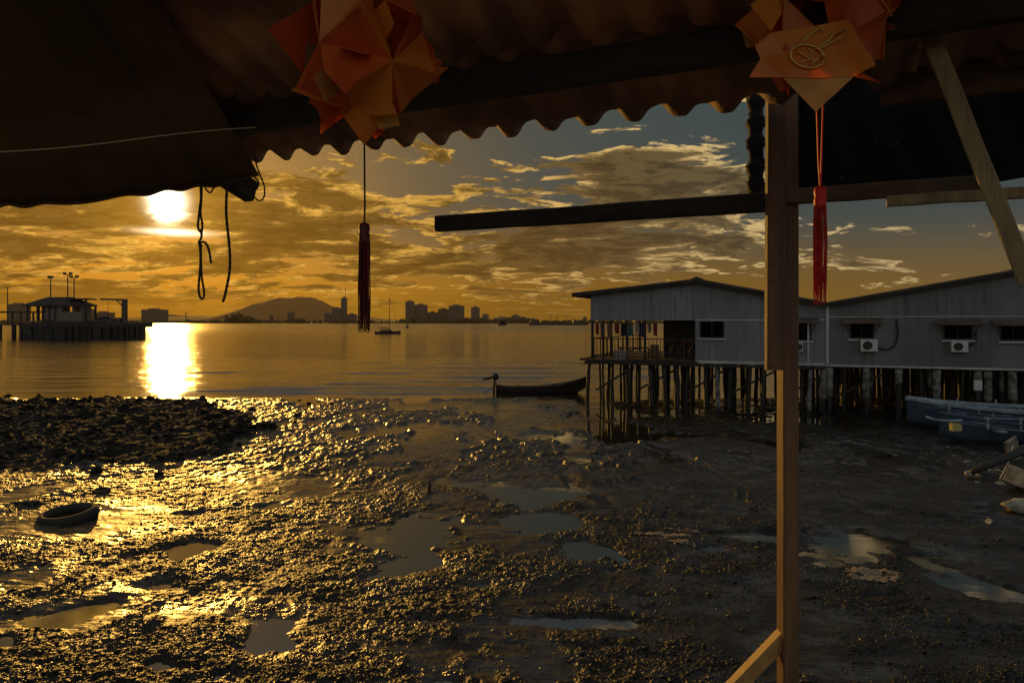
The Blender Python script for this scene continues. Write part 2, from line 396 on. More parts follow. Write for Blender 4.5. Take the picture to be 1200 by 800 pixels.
# ---------------------------------------------------------------- numpy noise
def _hash(ix, iy, k):
    h = (ix.astype(np.int64) * 374761393 + iy.astype(np.int64) * 668265263 + k * 1274126177) & 0xffffffff
    h = ((h ^ (h >> 13)) * 1274126177) & 0xffffffff
    return ((h ^ (h >> 16)) & 0xffffff) / float(0xffffff)
def vnoise(x, y, k=0):
    ix = np.floor(x); iy = np.floor(y); fx = x - ix; fy = y - iy
    fx = fx * fx * fx * (fx * (fx * 6 - 15) + 10); fy = fy * fy * fy * (fy * (fy * 6 - 15) + 10)
    a = _hash(ix, iy, k); b = _hash(ix + 1, iy, k); c = _hash(ix, iy + 1, k); d = _hash(ix + 1, iy + 1, k)
    return (a * (1 - fx) + b * fx) * (1 - fy) + (c * (1 - fx) + d * fx) * fy
def fbm(x, y, o=4, k=0, g=.5):
    s = 0; a = 1; n = 0; ca, sa = math.cos(.6), math.sin(.6)
    for i in range(o):
        s = s + a * (vnoise(x, y, k + i) * 2 - 1); n += a; a *= g
        x, y = (x * ca - y * sa) * 2.03 + 11.3, (x * sa + y * ca) * 2.03 + 5.7
    return s / n
def domes(x, y, cell, k=0):                # rounded stones: height 0..1
    x = x / cell; y = y / cell; ix = np.floor(x); iy = np.floor(y); best = np.zeros_like(x)
    for dx in (-1, 0, 1):
        for dy in (-1, 0, 1):
            cx = ix + dx; cy = iy + dy
            px = cx + _hash(cx, cy, k); py = cy + _hash(cx, cy, k + 1)
            r = .35 + .55 * _hash(cx, cy, k + 2); hgt = .35 + .65 * _hash(cx, cy, k + 3)
            d2 = ((x - px) ** 2 + (y - py) ** 2) / (r * r)
            best = np.maximum(best, hgt * r * np.sqrt(np.maximum(0, 1 - d2)))
    return best
def sstep(x, a, b):
    t = np.clip((x - a) / (b - a), 0, 1); return t * t * (3 - 2 * t)

def blobw(x, y, px, py, rx, ry):           # soft spot on the ground, sized in metres from its outline in the photo
    c = G(px, py); a = rx / F * c.y; b = (G(px, py - ry).y - G(px, py + ry).y) / 2
    return np.exp(-(((x - c.x) / a) ** 2 + ((y - c.y) / b) ** 2))

POOLS = [(462, 618, 52, 22, 1), (600, 585, 50, 12, .7), (620, 612, 60, 9, .8), (690, 640, 34, 12, .8), (560, 565, 40, 8, .5), (240, 642, 60, 12, .8), (235, 600, 30, 6, .8), (155, 655, 42, 14, .5),
         (195, 690, 30, 10, .8), (80, 720, 60, 16, .9), (10, 750, 40, 12, .9), (330, 735, 50, 24, .9), (180, 780, 36, 14, .7), (270, 790, 40, 10, .8), (210, 655, 28, 10, .8),
         (1010, 636, 34, 13, 1), (1105, 660, 26, 7, 1), (1175, 700, 46, 13, 1), (830, 484, 130, 8, .9), (1010, 492, 110, 7, .8), (740, 510, 40, 8, .5), (1060, 640, 40, 6, .7), (1135, 675, 30, 7, .8), (850, 620, 20, 4, .7), (960, 655, 16, 3, .7), (1010, 700, 24, 3, .6), (760, 700, 26, 4, .6), (1130, 615, 30, 3, .5), (980, 600, 36, 4, .5), (700, 670, 20, 4, .7), (870, 690, 18, 4, .6), (900, 622, 36, 8, .9), (985, 650, 30, 8, .0), (740, 655, 50, 10, .6), (470, 660, 40, 10, .6), (640, 575, 50, 9, .7),
         (830, 640, 34, 6, .6), (700, 730, 100, 10, .5), (350, 590, 50, 9, .35), (420, 545, 30, 8, .4), (560, 690, 50, 8, .4), (60, 690, 24, 8, .6)]
BANKS = [(250, 670, 150, 40, .5), (300, 760, 160, 36, .5), (80, 790, 120, 30, .4), (60, 660, 90, 20, .3), (770, 700, 180, 40, .4)]
SMOOTHS = [(470, 508, 50, 9, .8), (520, 495, 30, 6, .6), (60, 620, 120, 16, .8), (560, 560, 60, 10, .9), (880, 745, 200, 8, .5), (640, 735, 200, 7, .5), (1100, 775, 120, 12, .5),
           (820, 520, 120, 20, .5), (1000, 560, 140, 26, .6), (1100, 620, 120, 18, .4), (120, 600, 60, 12, .7), (600, 520, 40, 10, .5), (200, 495, 60, 5, .5)]

RUNNELS = [([(1015, 592), (1080, 604), (1200, 612)], .07, .035), ([(1050, 735), (1120, 744), (1240, 741)], .05, .03), ([(520, 462), (545, 500), (640, 545), (700, 590)], .16, .05),
           ([(860, 600), (960, 626), (1080, 652), (1240, 715)], .12, .05), ([(700, 500), (820, 545), (900, 600)], .07, .03)]
def mud_height(x, y):
    c = sstep(-y, -33.5, -28)                                        # falls away into the sea
    warpx = x + .5 * fbm(x * .5, y * .5, 3, 50); warpy = y + .5 * fbm(x * .5, y * .5, 3, 60)
    big = fbm(warpx * .42, warpy * .42, 5, 3, .55)                   # shelves and hollows
    mid = fbm(warpx * 1.3, warpy * 1.3, 4, 9)
    h = .026 + .036 * big + .022 * mid + .010 * fbm(x * 4.5, y * 4.5, 4, 13) + .008 * fbm(x * 3, y * 14 + x * 2, 3, 17)
    lump = sstep(fbm(warpx * .75 + 3, warpy * .75, 5, 21, .62) + .2 * big + .16 * sstep(-x, -1.0, 3.5) * (1 - sstep(y, 12, 15)), -.24, .02)
    px = 600 + F * x / y; py = HY + H * F / y
    for a in BANKS: h = h + .035 * a[4] * blobw(x, y, *a[:4]); lump = np.maximum(lump, blobw(x, y, *a[:4]) * a[4] * 1.9 - .1)
    for a in POOLS:
        w = blobw(warpx, warpy, a[0], a[1], a[2] * (.72 if a[0] < 400 else .95), a[3] * (.75 if a[0] < 400 else 1)); edge = 1 + .9 * mid + .8 * fbm(x * 3.2, y * 3.2, 4, 33)
        h = h - .085 * a[4] * w * edge 
    for a in SMOOTHS:
        w = blobw(x, y, *a[:4]) * a[4]; lump = lump * (1 - np.clip(w * 1.4, 0, 1))
    lump = np.clip(lump, 0, 1)
    lump = lump * (1 - .25 * sstep(x, 2.8, 5.5) * sstep(y, 10.5, 14))  # smooth silt in front of the stilt houses
    lump = lump * sstep(h, -.01, .012)
    fade = 1 - .3 * sstep(y, 16, 26)
    # runnels and drag marks
    for pts, wd, dp in RUNNELS:
        P2 = [G(*p) for p in pts]
        for a, b in zip(P2[:-1], P2[1:]):
            ax, ay = a.x, a.y; ex, ey = b.x - ax, b.y - ay; L2 = ex * ex + ey * ey
            t = np.clip(((warpx - .0 - ax) * ex + (y - ay) * ey) / L2, 0, 1); dd = np.hypot(warpx - ax - t * ex, y - ay - t * ey)
            g = np.exp(-(dd / wd) ** 2); h = h - dp * g + dp * .6 * np.exp(-((dd - wd * 1.9) / (wd * .7)) ** 2); lump = lump * (1 - .7 * g)
    # crust of shells and pebbles
    st = domes(x, y, .040, 5) * .017 + domes(x + 3, y, .085, 15) * .030 * sstep(vnoise(x * 2.2, y * 2.2, 77), .45, .65) + domes(x, y + 7, .024, 25) * .009 + .022 * fbm(x * 6, y * 6, 5, 27, .62)
    h = h + lump * (st * fade + .012)
    # silt: faint ripple and worm casts
    h = h + (1 - lump) * (.003 * fbm(x * 9, y * 9, 3, 31) + .0035 * np.sin((y * 9 + x * 3) + 4 * fbm(x * .8, y * .8, 2, 41)) * sstep(vnoise(x * .5, y * .5, 88), .35, .7))
    # clods further out, between runnels
    fp = fbm(warpx * .55 + 9, warpy * .30, 5, 71, .66); far_ = sstep(y, 12.5, 17)
    patch = sstep(fp, -.10, .04) * far_ * (1 - .45 * sstep(x, 3.0, 6))
    h = h * (1 - .45 * far_) + far_ * .020 + patch * (.022 + .060 * domes(x, y, .13, 64) + .06 * domes(warpx, y, .26, 67) + .05 * np.maximum(0, fbm(x * 2.5, y * 1.6, 4, 61, .62)))
    h = h - far_ * .045 * sstep(fbm(warpx * .3, warpy * .22, 3, 73), .12, .40)
    lump = np.maximum(lump * (1 - .6 * far_), patch * .95)
    # rubble bank on the left
    xl = 6.7 + .62 * np.maximum(0, y - 20.5) + .9 * fbm(x * .7, y * .7, 3, 97)
    c0 = sstep(-x - xl, 0, 1.6) * sstep(y, 14.0 , 16.4) * (1 - sstep(y, 27.0, 29.8))
    edge = c0 * sstep(fbm(x * .55, y * .4, 3, 91) + c0 * 1.3, .25, .7)
    rub = .02 + .13 * fbm(x * .8, y * .5, 4, 95, .6) + .10 * domes(x, y, .62, 101) + .12 * domes(x + 5, y + 2, .27, 111) + .05 * fbm(x * 3, y * 3, 3, 113)
    h = h + edge * rub
    lump = np.maximum(lump, edge)
    # the strip right at the house
    h = h + .05 * sstep(x, 8, 12) * sstep(y, 12, 15)
    h = h * c - (1 - c) * .25
    return h, lump, edge
def wetness(x, y):
    return sstep(x, 2.2, 4.5) * sstep(y, 13, 22) + .7 * sstep(y, 14, 22) * (1 - sstep(x, 2.2, 4.5))

def grid_mesh(name, X, Y, Z, attrs, mats, matidx=None):
    ny, nx = X.shape
    me = bpy.data.meshes.new(name); nv = nx * ny; nf = (nx - 1) * (ny - 1)
    me.vertices.add(nv); me.vertices.foreach_set('co', np.stack([X, Y, Z], -1).astype(np.float32).ravel())
    i = np.arange(nv).reshape(ny, nx)
    q = np.stack([i[:-1, :-1], i[:-1, 1:], i[1:, 1:], i[1:, :-1]], -1).reshape(-1)
    me.loops.add(nf * 4); me.loops.foreach_set('vertex_index', q.astype(np.int32))
    me.polygons.add(nf); me.polygons.foreach_set('loop_start', np.arange(0, nf * 4, 4, dtype=np.int32))
    try: me.polygons.foreach_set('loop_total', np.full(nf, 4, dtype=np.int32))
    except Exception: pass
    me.polygons.foreach_set('use_smooth', np.ones(nf, dtype=bool))
    for m in mats: me.materials.append(m)
    if matidx is not None: me.polygons.foreach_set('material_index', matidx.astype(np.int32).ravel())
    me.update(calc_edges=True)
    for k, a in attrs.items():
        at = me.attributes.new(k, 'FLOAT', 'POINT'); at.data.foreach_set('value', a.astype(np.float32).ravel())
    o = bpy.data.objects.new(name, me); col.objects.link(o); return o

# ---------------------------------------------------------------- ground, sea, far shore, hills
def build_ground():
    nr, nc = 1150, 1500
    s = np.linspace(1 / math.sqrt(4.4), 1 / math.sqrt(35.0), nr)
    ys = 1 / s ** 2; tx = np.linspace(-.98, .98, nc)
    Y = np.repeat(ys[:, None], nc, 1); X = Y * tx[None, :]
    h, lump, edge = mud_height(X, Y)
    e = (edge[:-1, :-1] > .35)
    o = grid_mesh('mud_flat', X, Y, h, {'lump': lump, 'wet': wetness(X, Y)}, [M['mud'], M['rock']], e)
    tag(o, 'wet mud flat with shell crust, pools and a rubble bank', None, kind='structure')
    b = MB(); b.add([(-120, -80, -.02), (120, -80, -.02), (120, 4.42, -.02), (-120, 4.42, -.02)], [(0, 1, 2, 3)])
    b.add([(-20000, 34.9, -1.2), (20000, 34.9, -1.2), (20000, 20000, -1.2), (-20000, 20000, -1.2)], [(0, 1, 2, 3)])
    g = b.build('ground', M['mud']); tag(g, kind='structure')
build_ground()

def build_water():
    # one sheet: calm among the mud, small breakers near the shore, open sea to the horizon
    near = np.linspace(2.0, 27, 26); mid = np.linspace(27.1, 62, 900); far = 62 * np.exp(np.linspace(.01, math.log(19000 / 62.), 420))
    ys = np.concatenate([near, mid, far]); tx = np.linspace(-1.6, 1.6, 420)
    Y = np.repeat(ys[:, None], len(tx), 1); X = Y * tx[None, :]
    Z = np.zeros_like(X)
    for y0, a, w, k, xa, xb in [(31.6, .045, .22, 1, -14, -2), (33.0, .055, .26, 2, -16, 2.5), (34.6, .045, .28, 3, -20, 1), (36.8, .06, .35, 4, -22, -6), (38.4, .05, .34, 5, -9, 3), (41.5, .05, .4, 6, -5, 12), (45, .045, .5, 7, -24, 4), (50, .04, .6, 8, -10, 14), (56, .03, .7, 9, -20, 20)]:
        yy = y0 + .5 * fbm(X * .12, X * 0 + k * 3.3, 3, 200 + k) + .10 * fbm(X * .9, X * 0 + k, 2, 210 + k)
        m = sstep(X, xa - 2, xa + 3) * (1 - sstep(X, xb - 3, xb + 2)) * (.35 + .65 * sstep(fbm(X * .25, X * 0 + k, 2, 230 + k), -.3, .3))
        d = (Y - yy) / (w * .45)
        Z += 1.25 * a * m * np.exp(-np.where(d < 0, d * 1.5, d * .7) ** 2)
    sw = sstep(Y, 29, 33)
    Z += sstep(Y, 34, 42) * .016 * fbm(X * .45, Y * 1.5, 4, 320, .6)
    Z += sw * (.010 * fbm(X * .35, Y * 1.1, 4, 300) + .008 * np.sin(Y * 1.1 + 2 * fbm(X * .1, Y * .1, 2, 310)) * np.exp(-Y / 300))
    o = grid_mesh('sea_water', X, Y, Z, {}, [M['water']]); tag(o, 'sea and tidal pools', kind='structure')
build_water()

def far_world():
    ys = np.array([2900, 2960, 3100, 4500, 8000, 15000.]); xs = np.linspace(-9000, 9000, 120)
    Y = np.repeat(ys[:, None], len(xs), 1); X = np.repeat(xs[None, :], len(ys), 0); Y = Y + 60 * fbm(X * .002, Y * .0, 3, 400)
    Z = np.where(np.arange(len(ys))[:, None] == 0, -1.5, 2.0) + 0 * X
    tag(grid_mesh('far_shore', X, Y, Z, {}, [M['hill']]), kind='structure')
    # hills: outline read from the photo, 9 km away
    def hill(name, pts, Yd, seed, depth=1500):
        xs = np.linspace(pts[0][0], pts[-1][0], 200); hs = np.interp(xs, [p[0] for p in pts], [HY - p[1] for p in pts])
        hs = hs + .5 * fbm(xs * .06, xs * 0, 4, seed) * np.minimum(1, hs / 4)
        dd = np.linspace(-1, 1, 25); Xw = (xs - 600) / F * Yd
        hw = hs / F * Yd
        X = np.repeat(Xw[None, :], 25, 0); Y = Yd + dd[:, None] * depth + 0 * X
        Z = hw[None, :] * (1 - np.abs(dd[:, None]) ** 1.7) * (1 + .1 * fbm(X * .003, Y * .003, 3, seed + 5)) + 0
        tag(grid_mesh(name, X, Y, Z, {}, [M['hill']]), kind='structure')
    hill('hills', [(60, 377), (140, 374), (200, 371), (262, 370), (288, 362), (305, 354), (330, 349), (350, 347.5), (366, 348.5), (380, 354), (392, 362), (410, 369), (470, 375), (520, 377)], 14000, 500)
    hill('hills', [(100, 377), (170, 371), (200, 368), (235, 371), (280, 374), (330, 377)], 14900, 520, 500)
far_world()

def tower(x0, x1, ytop, Yd, label, kind='concrete', extra=None, mast=None, mt='farwall'):
    w = (x1 - x0) / F * Yd; h = (HY - ytop) / F * Yd + H; cx = ((x0 + x1) / 2 - 600) / F * Yd
    r = empty('tower_block', (cx, Yd, 2)); r.name = 'tower_block'
    tag(r, label, 'building', 'far buildings along the opposite shore')
    b = MB(); b.box((-w/2, 0, 0), (w/2, w * .6, h - 2)); b.build('wall', M[mt], r)
    n = max(2, int(h / 9))
    for k in range(n):
        z = 3 + k * (h - 8) / n; g = MB(); g.box((-w * .44, -.35, z), (w * .44, -.01, z + (h - 8) / n * .5)); g.build('window_band', M['farglass'], r)
    t = MB(); t.box((-w * .22, w * .1, h - 1.99), (w * .2, w * .4, h + 3)); t.build('plant_room', M[mt], r)
    if mast:
        q = MB(); q.tube([(w * .3, 3, h - 2), (w * .3, 3, h - 2 + mast)], 1.1, 5); q.build('mast', M['steel'], r)
    return r
for a in [
    (475, 485, 353, 3000, 'tall narrow tower at the left end of the central cluster', ),
    (485.3, 500, 357, 3030, 'broad tower joined just right of the tall narrow tower'),
    (500.3, 513, 366, 3060, 'low block in the dip of the central cluster'),
    (513.3, 525.5, 362, 3080, 'mid height block left of the flat topped tower'),
    (526, 543.5, 358, 3000, 'wide flat topped tower closing the central cluster'),
    (552, 562, 360, 3000, 'slim separate tower standing right of the central cluster'),
    (565, 573, 368, 3600, 'pale small block behind the slim separate tower'),
    (578, 599, 372, 3050, 'long low building right of the pale small block'),
    (599.5, 609, 369.5, 3100, 'squat block at the right end of the long low building'),
    (399.5, 406, 349, 3050, 'slender tower with a tall mast above stepped blocks', ),
    (389, 399.2, 361, 3040, 'middle step block left of the mast tower'),
    (380, 388.8, 367.5, 3045, 'lowest step block left of the mast tower'),
    (406.3, 417, 368, 3050, 'low block right of the mast tower'),
    (165.5, 190, 362.5, 2980, 'plain dark box building alone right of the pier'),
    (337, 344, 366, 3100, 'small lone tower under the right foot of the hill'),
    (316, 320, 369, 3100, 'tiny block under the middle of the hill'),
    (8, 28, 356, 2980, 'wide block above the covered walkway at the far left'),
    (98, 108, 362, 3000, 'block seen just right of the pier pavilion roof'),
    (108.5, 128, 366, 3020, 'low block seen behind the pier crane'),
    (683, 688, 372, 3100, 'small block beside the stilt house eave'),
    (616, 632, 374, 3100, 'very low shed row right of the squat block'),
]:
    tower(*a[:5], mast=(45 if 'mast above' in a[4] else None), mt='farpale' if 'pale' in a[4] else 'farwall')
# cranes and masts on the far shore
for i, (x, yt) in enumerate([(326, 370), (645, 369), (652, 371), (664, 370), (671, 373), (218, 366)]):
    r = empty('harbour_crane', ((x - 600) / F * 3150, 3150, 2)); h = (HY - yt) / F * 3150
    tag(r, ['thin crane mast under the left foot of the hill', 'tallest thin crane of the right hand port', 'thin crane just right of the tallest port crane', 'third thin crane of the right hand port', 'shortest thin crane of the right hand port', 'lone thin mast right of the dark box building'][i], 'crane', 'thin cranes on the opposite shore')
    b = MB(); b.box((-1.4, -1.4, 0), (1.4, 1.4, h)); b.build('mast', M['steel'], r)
    b = MB(); b.bar((-9, 0, h), (16, 0, h + 1), 1.5, 1.5); b.build('jib', M['steel'], r)
# tree line on the shore: reads as one mass
b = MB(); rs = random.Random(4)
x = -80
while x < 1300:
    dens = 1
    hh = 3.0 if not (262 < x < 300 or 340 < x < 355 or 470 < x < 620) else 5.2
    rr = rs.uniform(.35, 1.0) * hh / F * 2950
    if 440 < x < 470: rr *= .7
    b.lumpy(((x - 600) / F * 2950, 2950 + rs.uniform(-30, 30), rr * .5 + 1.5), (rr * 1.4, rr, rr), rs.random(), 1, .5)
    x += rs.uniform(.8, 3.2)
tag(b.build('shore_woods', M['leaf']), 'dark low line of trees and scrub along the opposite shore', 'woods', kind='stuff')
# a few trees one can tell apart
for i, (x, yt) in enumerate([(270, 367), (282, 366), (291, 369), (355, 372), (545, 371)]):
    Yd = 2900; h = (HY - yt) / F * Yd; r = empty('shore_tree', ((x - 600) / F * Yd, Yd, 1))
    tag(r, ['leftmost round tree of the trio left of the hill', 'tallest round tree of the trio left of the hill', 'rightmost round tree of the trio left of the hill', 'small tree right of the lone tower under the hill', 'round tree between flat topped tower and slim tower'][i], 'tree', 'round trees on the opposite shore')
    b = MB(); b.tube([(0, 0, 0), (1, 0, h * .3), (0, 0, h * .6)], [2.2, 1.6, 1], 6); b.build('trunk', M['darkwood'], r)
    b = MB()
    for k in range(26):
        a = rs.uniform(0, 6.28); q = rs.uniform(0, 1) ** .5 * h * .62
        b.lumpy((math.cos(a) * q, math.sin(a) * q, h * rs.uniform(.35, .95) - q * .25), h * rs.uniform(.10, .2), k + i * 50, 1, .6)
    b.build('crown', M['leaf'], r)

# ---------------------------------------------------------------- pier on the left
def pier():
    D = 139.0
    px = lambda x, y=HY, d=D: P(x, y, d)
    r = empty('pier', (px(96).x, D, 0)); ox = r.location.x
    X = lambda x: px(x).x - ox
    tag(r, 'dark concrete landing pier on thick piers left of the sun path', 'pier')
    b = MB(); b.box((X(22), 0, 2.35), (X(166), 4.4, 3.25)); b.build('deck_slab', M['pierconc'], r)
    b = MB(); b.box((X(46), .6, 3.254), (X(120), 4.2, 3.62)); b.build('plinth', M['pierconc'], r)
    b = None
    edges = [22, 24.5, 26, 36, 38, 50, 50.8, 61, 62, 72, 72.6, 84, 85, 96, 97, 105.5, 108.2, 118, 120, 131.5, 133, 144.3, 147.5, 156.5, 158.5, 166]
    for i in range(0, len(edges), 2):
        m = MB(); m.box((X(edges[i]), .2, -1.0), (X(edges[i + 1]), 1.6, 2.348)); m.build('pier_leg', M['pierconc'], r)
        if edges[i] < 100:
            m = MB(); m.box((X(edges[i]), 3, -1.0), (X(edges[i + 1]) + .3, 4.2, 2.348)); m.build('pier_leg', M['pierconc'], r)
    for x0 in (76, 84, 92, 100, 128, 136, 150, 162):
        m = MB(); m.tube([(X(x0), -.25, -.5), (X(x0), -.25, 2.6)], .28, 8); m.build('fender_pile', M['darkwood'], r)
    rail = MB()
    for k in range(12): rail.bar((X(24 + k * 2.2), .3, 3.25), (X(24 + k * 2.2), .3, 4.3), .05, .05)
    rail.bar((X(22), .3, 4.3), (X(48), .3, 4.3), .06, .06); rail.bar((X(22), .3, 3.8), (X(48), .3, 3.8), .04, .04)
    rail.build('railing', M['steel'], r)
    # pavilion on the pier
    h = empty('pavilion', (px(68, HY, D + 1).x, D + 2.5, 3.62)); tag(h, 'open pavilion with dark hipped roof standing on the pier', 'pavilion')
    Z = lambda y: H + (HY - y) / F * D - 3.62
    def hx(x): return px(x, HY, D + 1).x - px(68, HY, D + 1).x
    b = MB(); x0, x1, a0, a1 = hx(29), hx(101), -2.3, 2.3; ze = Z(357); zr = Z(347.5)
    b.add([(x0, a0, ze), (x1, a0, ze), (x1, a1, ze), (x0, a1, ze), (hx(50), 0, zr), (hx(80), 0, zr),
           (x0, a0, ze - .3), (x1, a0, ze - .3), (x1, a1, ze - .3), (x0, a1, ze - .3)],
          [(0, 1, 5, 4), (1, 2, 5), (2, 3, 4, 5), (3, 0, 4), (0, 6, 7, 1), (1, 7, 8, 2), (2, 8, 9, 3), (3, 9, 6, 0), (6, 9, 8, 7)])
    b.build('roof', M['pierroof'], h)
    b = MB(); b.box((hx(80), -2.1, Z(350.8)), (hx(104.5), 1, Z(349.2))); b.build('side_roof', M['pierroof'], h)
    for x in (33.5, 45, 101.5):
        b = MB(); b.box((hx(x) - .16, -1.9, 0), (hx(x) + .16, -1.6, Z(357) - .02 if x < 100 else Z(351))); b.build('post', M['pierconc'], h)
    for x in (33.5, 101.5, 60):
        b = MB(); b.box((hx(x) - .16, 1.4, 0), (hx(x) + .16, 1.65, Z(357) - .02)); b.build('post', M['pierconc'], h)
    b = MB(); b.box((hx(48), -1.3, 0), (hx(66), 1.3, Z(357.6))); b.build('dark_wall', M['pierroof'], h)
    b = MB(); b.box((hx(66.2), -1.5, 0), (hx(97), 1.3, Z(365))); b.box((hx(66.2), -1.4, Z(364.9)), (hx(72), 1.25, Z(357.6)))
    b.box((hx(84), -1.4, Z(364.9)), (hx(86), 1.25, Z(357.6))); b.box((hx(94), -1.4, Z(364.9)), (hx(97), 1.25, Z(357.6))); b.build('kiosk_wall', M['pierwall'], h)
    for x0, x1 in ((52, 56), (59, 63)):
        b = MB(); b.box((hx(x0), -1.36, .3), (hx(x1), -1.302, Z(360))); b.build('door', M['pierwall'], h)
    # flood light masts
    for i, (x, yt, tw) in enumerate([(59, 326, 1), (79, 322, 2), (86.5, 325.5, 2)]):
        q = empty('floodlight_mast', (px(x, HY, D + 4).x, D + 4.1, 3.25)); tag(q, ['single headed floodlight mast left of the other two above the pavilion', 'tallest twin headed floodlight mast above the pavilion', 'shorter twin headed floodlight mast right of the tallest one'][i], 'light mast', 'floodlight masts on the pier')
        hh = H + (HY - yt) / F * D * 1.03 - 3.25
        b = MB(); b.tube([(0, 0, 0), (0, 0, hh)], [.14, .10], 8); b.build('pole', M['steel'], q)
        b = MB(); b.bar((-.7, 0, hh), (.7, 0, hh), .09, .09); b.build('cross_arm', M['steel'], q)
        for s in ((-1, 1) if tw == 2 else (-.35, .35)):
            b = MB(); b.box((s * .62 - .26, -.3, hh + .05), (s * .62 + .26, .2, hh + .5)); b.build('floodlight', M['steel'], q)
    # crane
    q = empty('pier_crane', (px(146, HY, D + 2).x, D + 2, 3.25)); tag(q, 'black jib crane with hanging hook on the pier end', 'crane')
    b = MB(); b.box((-.42, -.4, 0), (.42, .4, 4.9)); b.build('column', M['steel'], q)
    b = MB(); b.bar((.5, 0, 4.75), (-5.0, 0, 4.9), .35, .35); b.bar((-1.6, 0, 4.6), (-.4, 0, 3.4), .18, .18); b.build('jib', M['steel'], q)
    b = MB(); b.tube([(-3.4, 0, 4.7), (-3.4, 0, 2.0)], .04, 5); b.box((-3.55, -.1, 1.3), (-3.25, .1, 2.0)); b.build('hook', M['steel'], q)
    b = MB(); b.box((-1.6, -.7, 0), (-.5, .7, 1.1)); b.build('winch', M['steel'], q)
    q = empty('engine_housing', (px(123, HY, D + 2).x, D + 2, 3.25)); tag(q, 'dark lumpy tarpaulined machine on the pier beside the crane', 'machine')
    b = MB(); b.box((-2.0, -1, 0), (1.9, 1, .7)); b.build('base', M['steel'], q)
    b = MB(); b.smooth = True; b.lumpy((0, 0, .85), (2.0, 1, .6), 4, 2, .4); b.build('cover', M['black'], q)
    # covered walkway
    q = empty('covered_walkway', (px(5).x, D + 4, 0)); tag(q, 'covered walkway on slim legs joining the pier from the left', 'walkway')
    def wx(x): return px(x).x - px(5).x
    b = MB(); b.box((wx(-130), -2, 2.75), (wx(22) + .0, 1, 3.1)); b.build('deck', M['pierconc'], q)
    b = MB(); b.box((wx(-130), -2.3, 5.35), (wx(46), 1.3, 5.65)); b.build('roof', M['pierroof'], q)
    for x in [-120, -100, -80, -60, -40, -20, 5, 15, 30, 44]:
        b = MB(); b.box((wx(x) - .14, -1.9, 3.1 if x < 22 else 3.26), (wx(x) + .14, -1.6, 5.348)); b.build('post', M['steel'], q)
    for x in [-100, -70, -40, -12, 5, 14]:
        b = MB(); b.box((wx(x) - .3, -1.6, -1), (wx(x) + .3, -1, 2.748)); b.build('leg', M['pierconc'], q)
    b = MB(); b.bar((wx(-130), -1.9, 4.2), (wx(22), -1.9, 4.2), .07, .07); b.bar((wx(-130), -1.9, 3.7), (wx(22), -1.9, 3.7), .05, .05); b.build('railing', M['steel'], q)
    q = empty('lamp_post', (px(4.5).x, D + 1, 3.1)); tag(q, 'thin single lamp post by the walkway at the far left', 'lamp post')
    b = MB(); b.tube([(0, 0, 0), (0, 0, 7.3)], [.13, .08], 8); b.build('pole', M['steel'], q)
    b = MB(); b.box((-.5, -.15, 7.3), (.35, .15, 7.45)); b.build('lamp_head', M['steel'], q)
pier()

# ---------------------------------------------------------------- boats
def hull(L, B, D, bow=.5, stern=.1, n=24, tb=.8, th=.05, sheer=1):
    """open hull, stern at x=0, bow at x=L; returns MB"""
    m = MB(); vs = []; fs = []; K = 7
    for i in range(n + 1):
        t = i / n; x = L * t
        w = B / 2 * (min(1, (1 - t) / .42) ** .6 if t > .58 else 1) * (tb + (1 - tb) * min(1, t / .3)); w = max(w, .02)
        top = D + bow * max(0, (t - .35) / .65) ** 2.2 * sheer + stern * (1 - min(1, t / .25)) ** 2
        bot = .0 + (bow * .75) * max(0, (t - .8) / .2) ** 2
        for side in (0, 1):
            for k in range(K):
                a = k / (K - 1)          # 0 keel .. 1 gunwale
                yy = w * (a ** .55); zz = bot + (top - bot) * a ** 1.5
                if side: yy = max(0, yy - th); zz = zz + th * (1 - a)
                vs.append((x, yy, zz))
                vs.append((x, -yy, zz))
    st = 4 * K
    idx = lambda i, side, k, s: i * st + side * 2 * K + k * 2 + s
    for i in range(n):
        for k in range(K - 1):
            for s in (0, 1):
                f = [idx(i, 0, k, s), idx(i + 1, 0, k, s), idx(i + 1, 0, k + 1, s), idx(i, 0, k + 1, s)]
                g = [idx(i, 1, k, s), idx(i + 1, 1, k, s), idx(i + 1, 1, k + 1, s), idx(i, 1, k + 1, s)]
                if s: f.reverse()
                else: g.reverse()
                fs += [tuple(f), tuple(g)]
        for s in (0, 1):
            f = [idx(i, 0, K-1, s), idx(i+1, 0, K-1, s), idx(i+1, 1, K-1, s), idx(i, 1, K-1, s)]
            fs.append(tuple(f))
    for side in (0,):
        ring = [idx(0, side, k, 0) for k in range(K)] + [idx(0, side, k, 1) for k in range(K - 1, -1, -1)]
        fs.append(tuple(ring))
        ring = [idx(n, side, k, 0) for k in range(K)] + [idx(n, side, k, 1) for k in range(K - 1, -1, -1)]
        fs.append(tuple(ring[::-1]))
    m.add(vs, fs); m.smooth = True
    return m
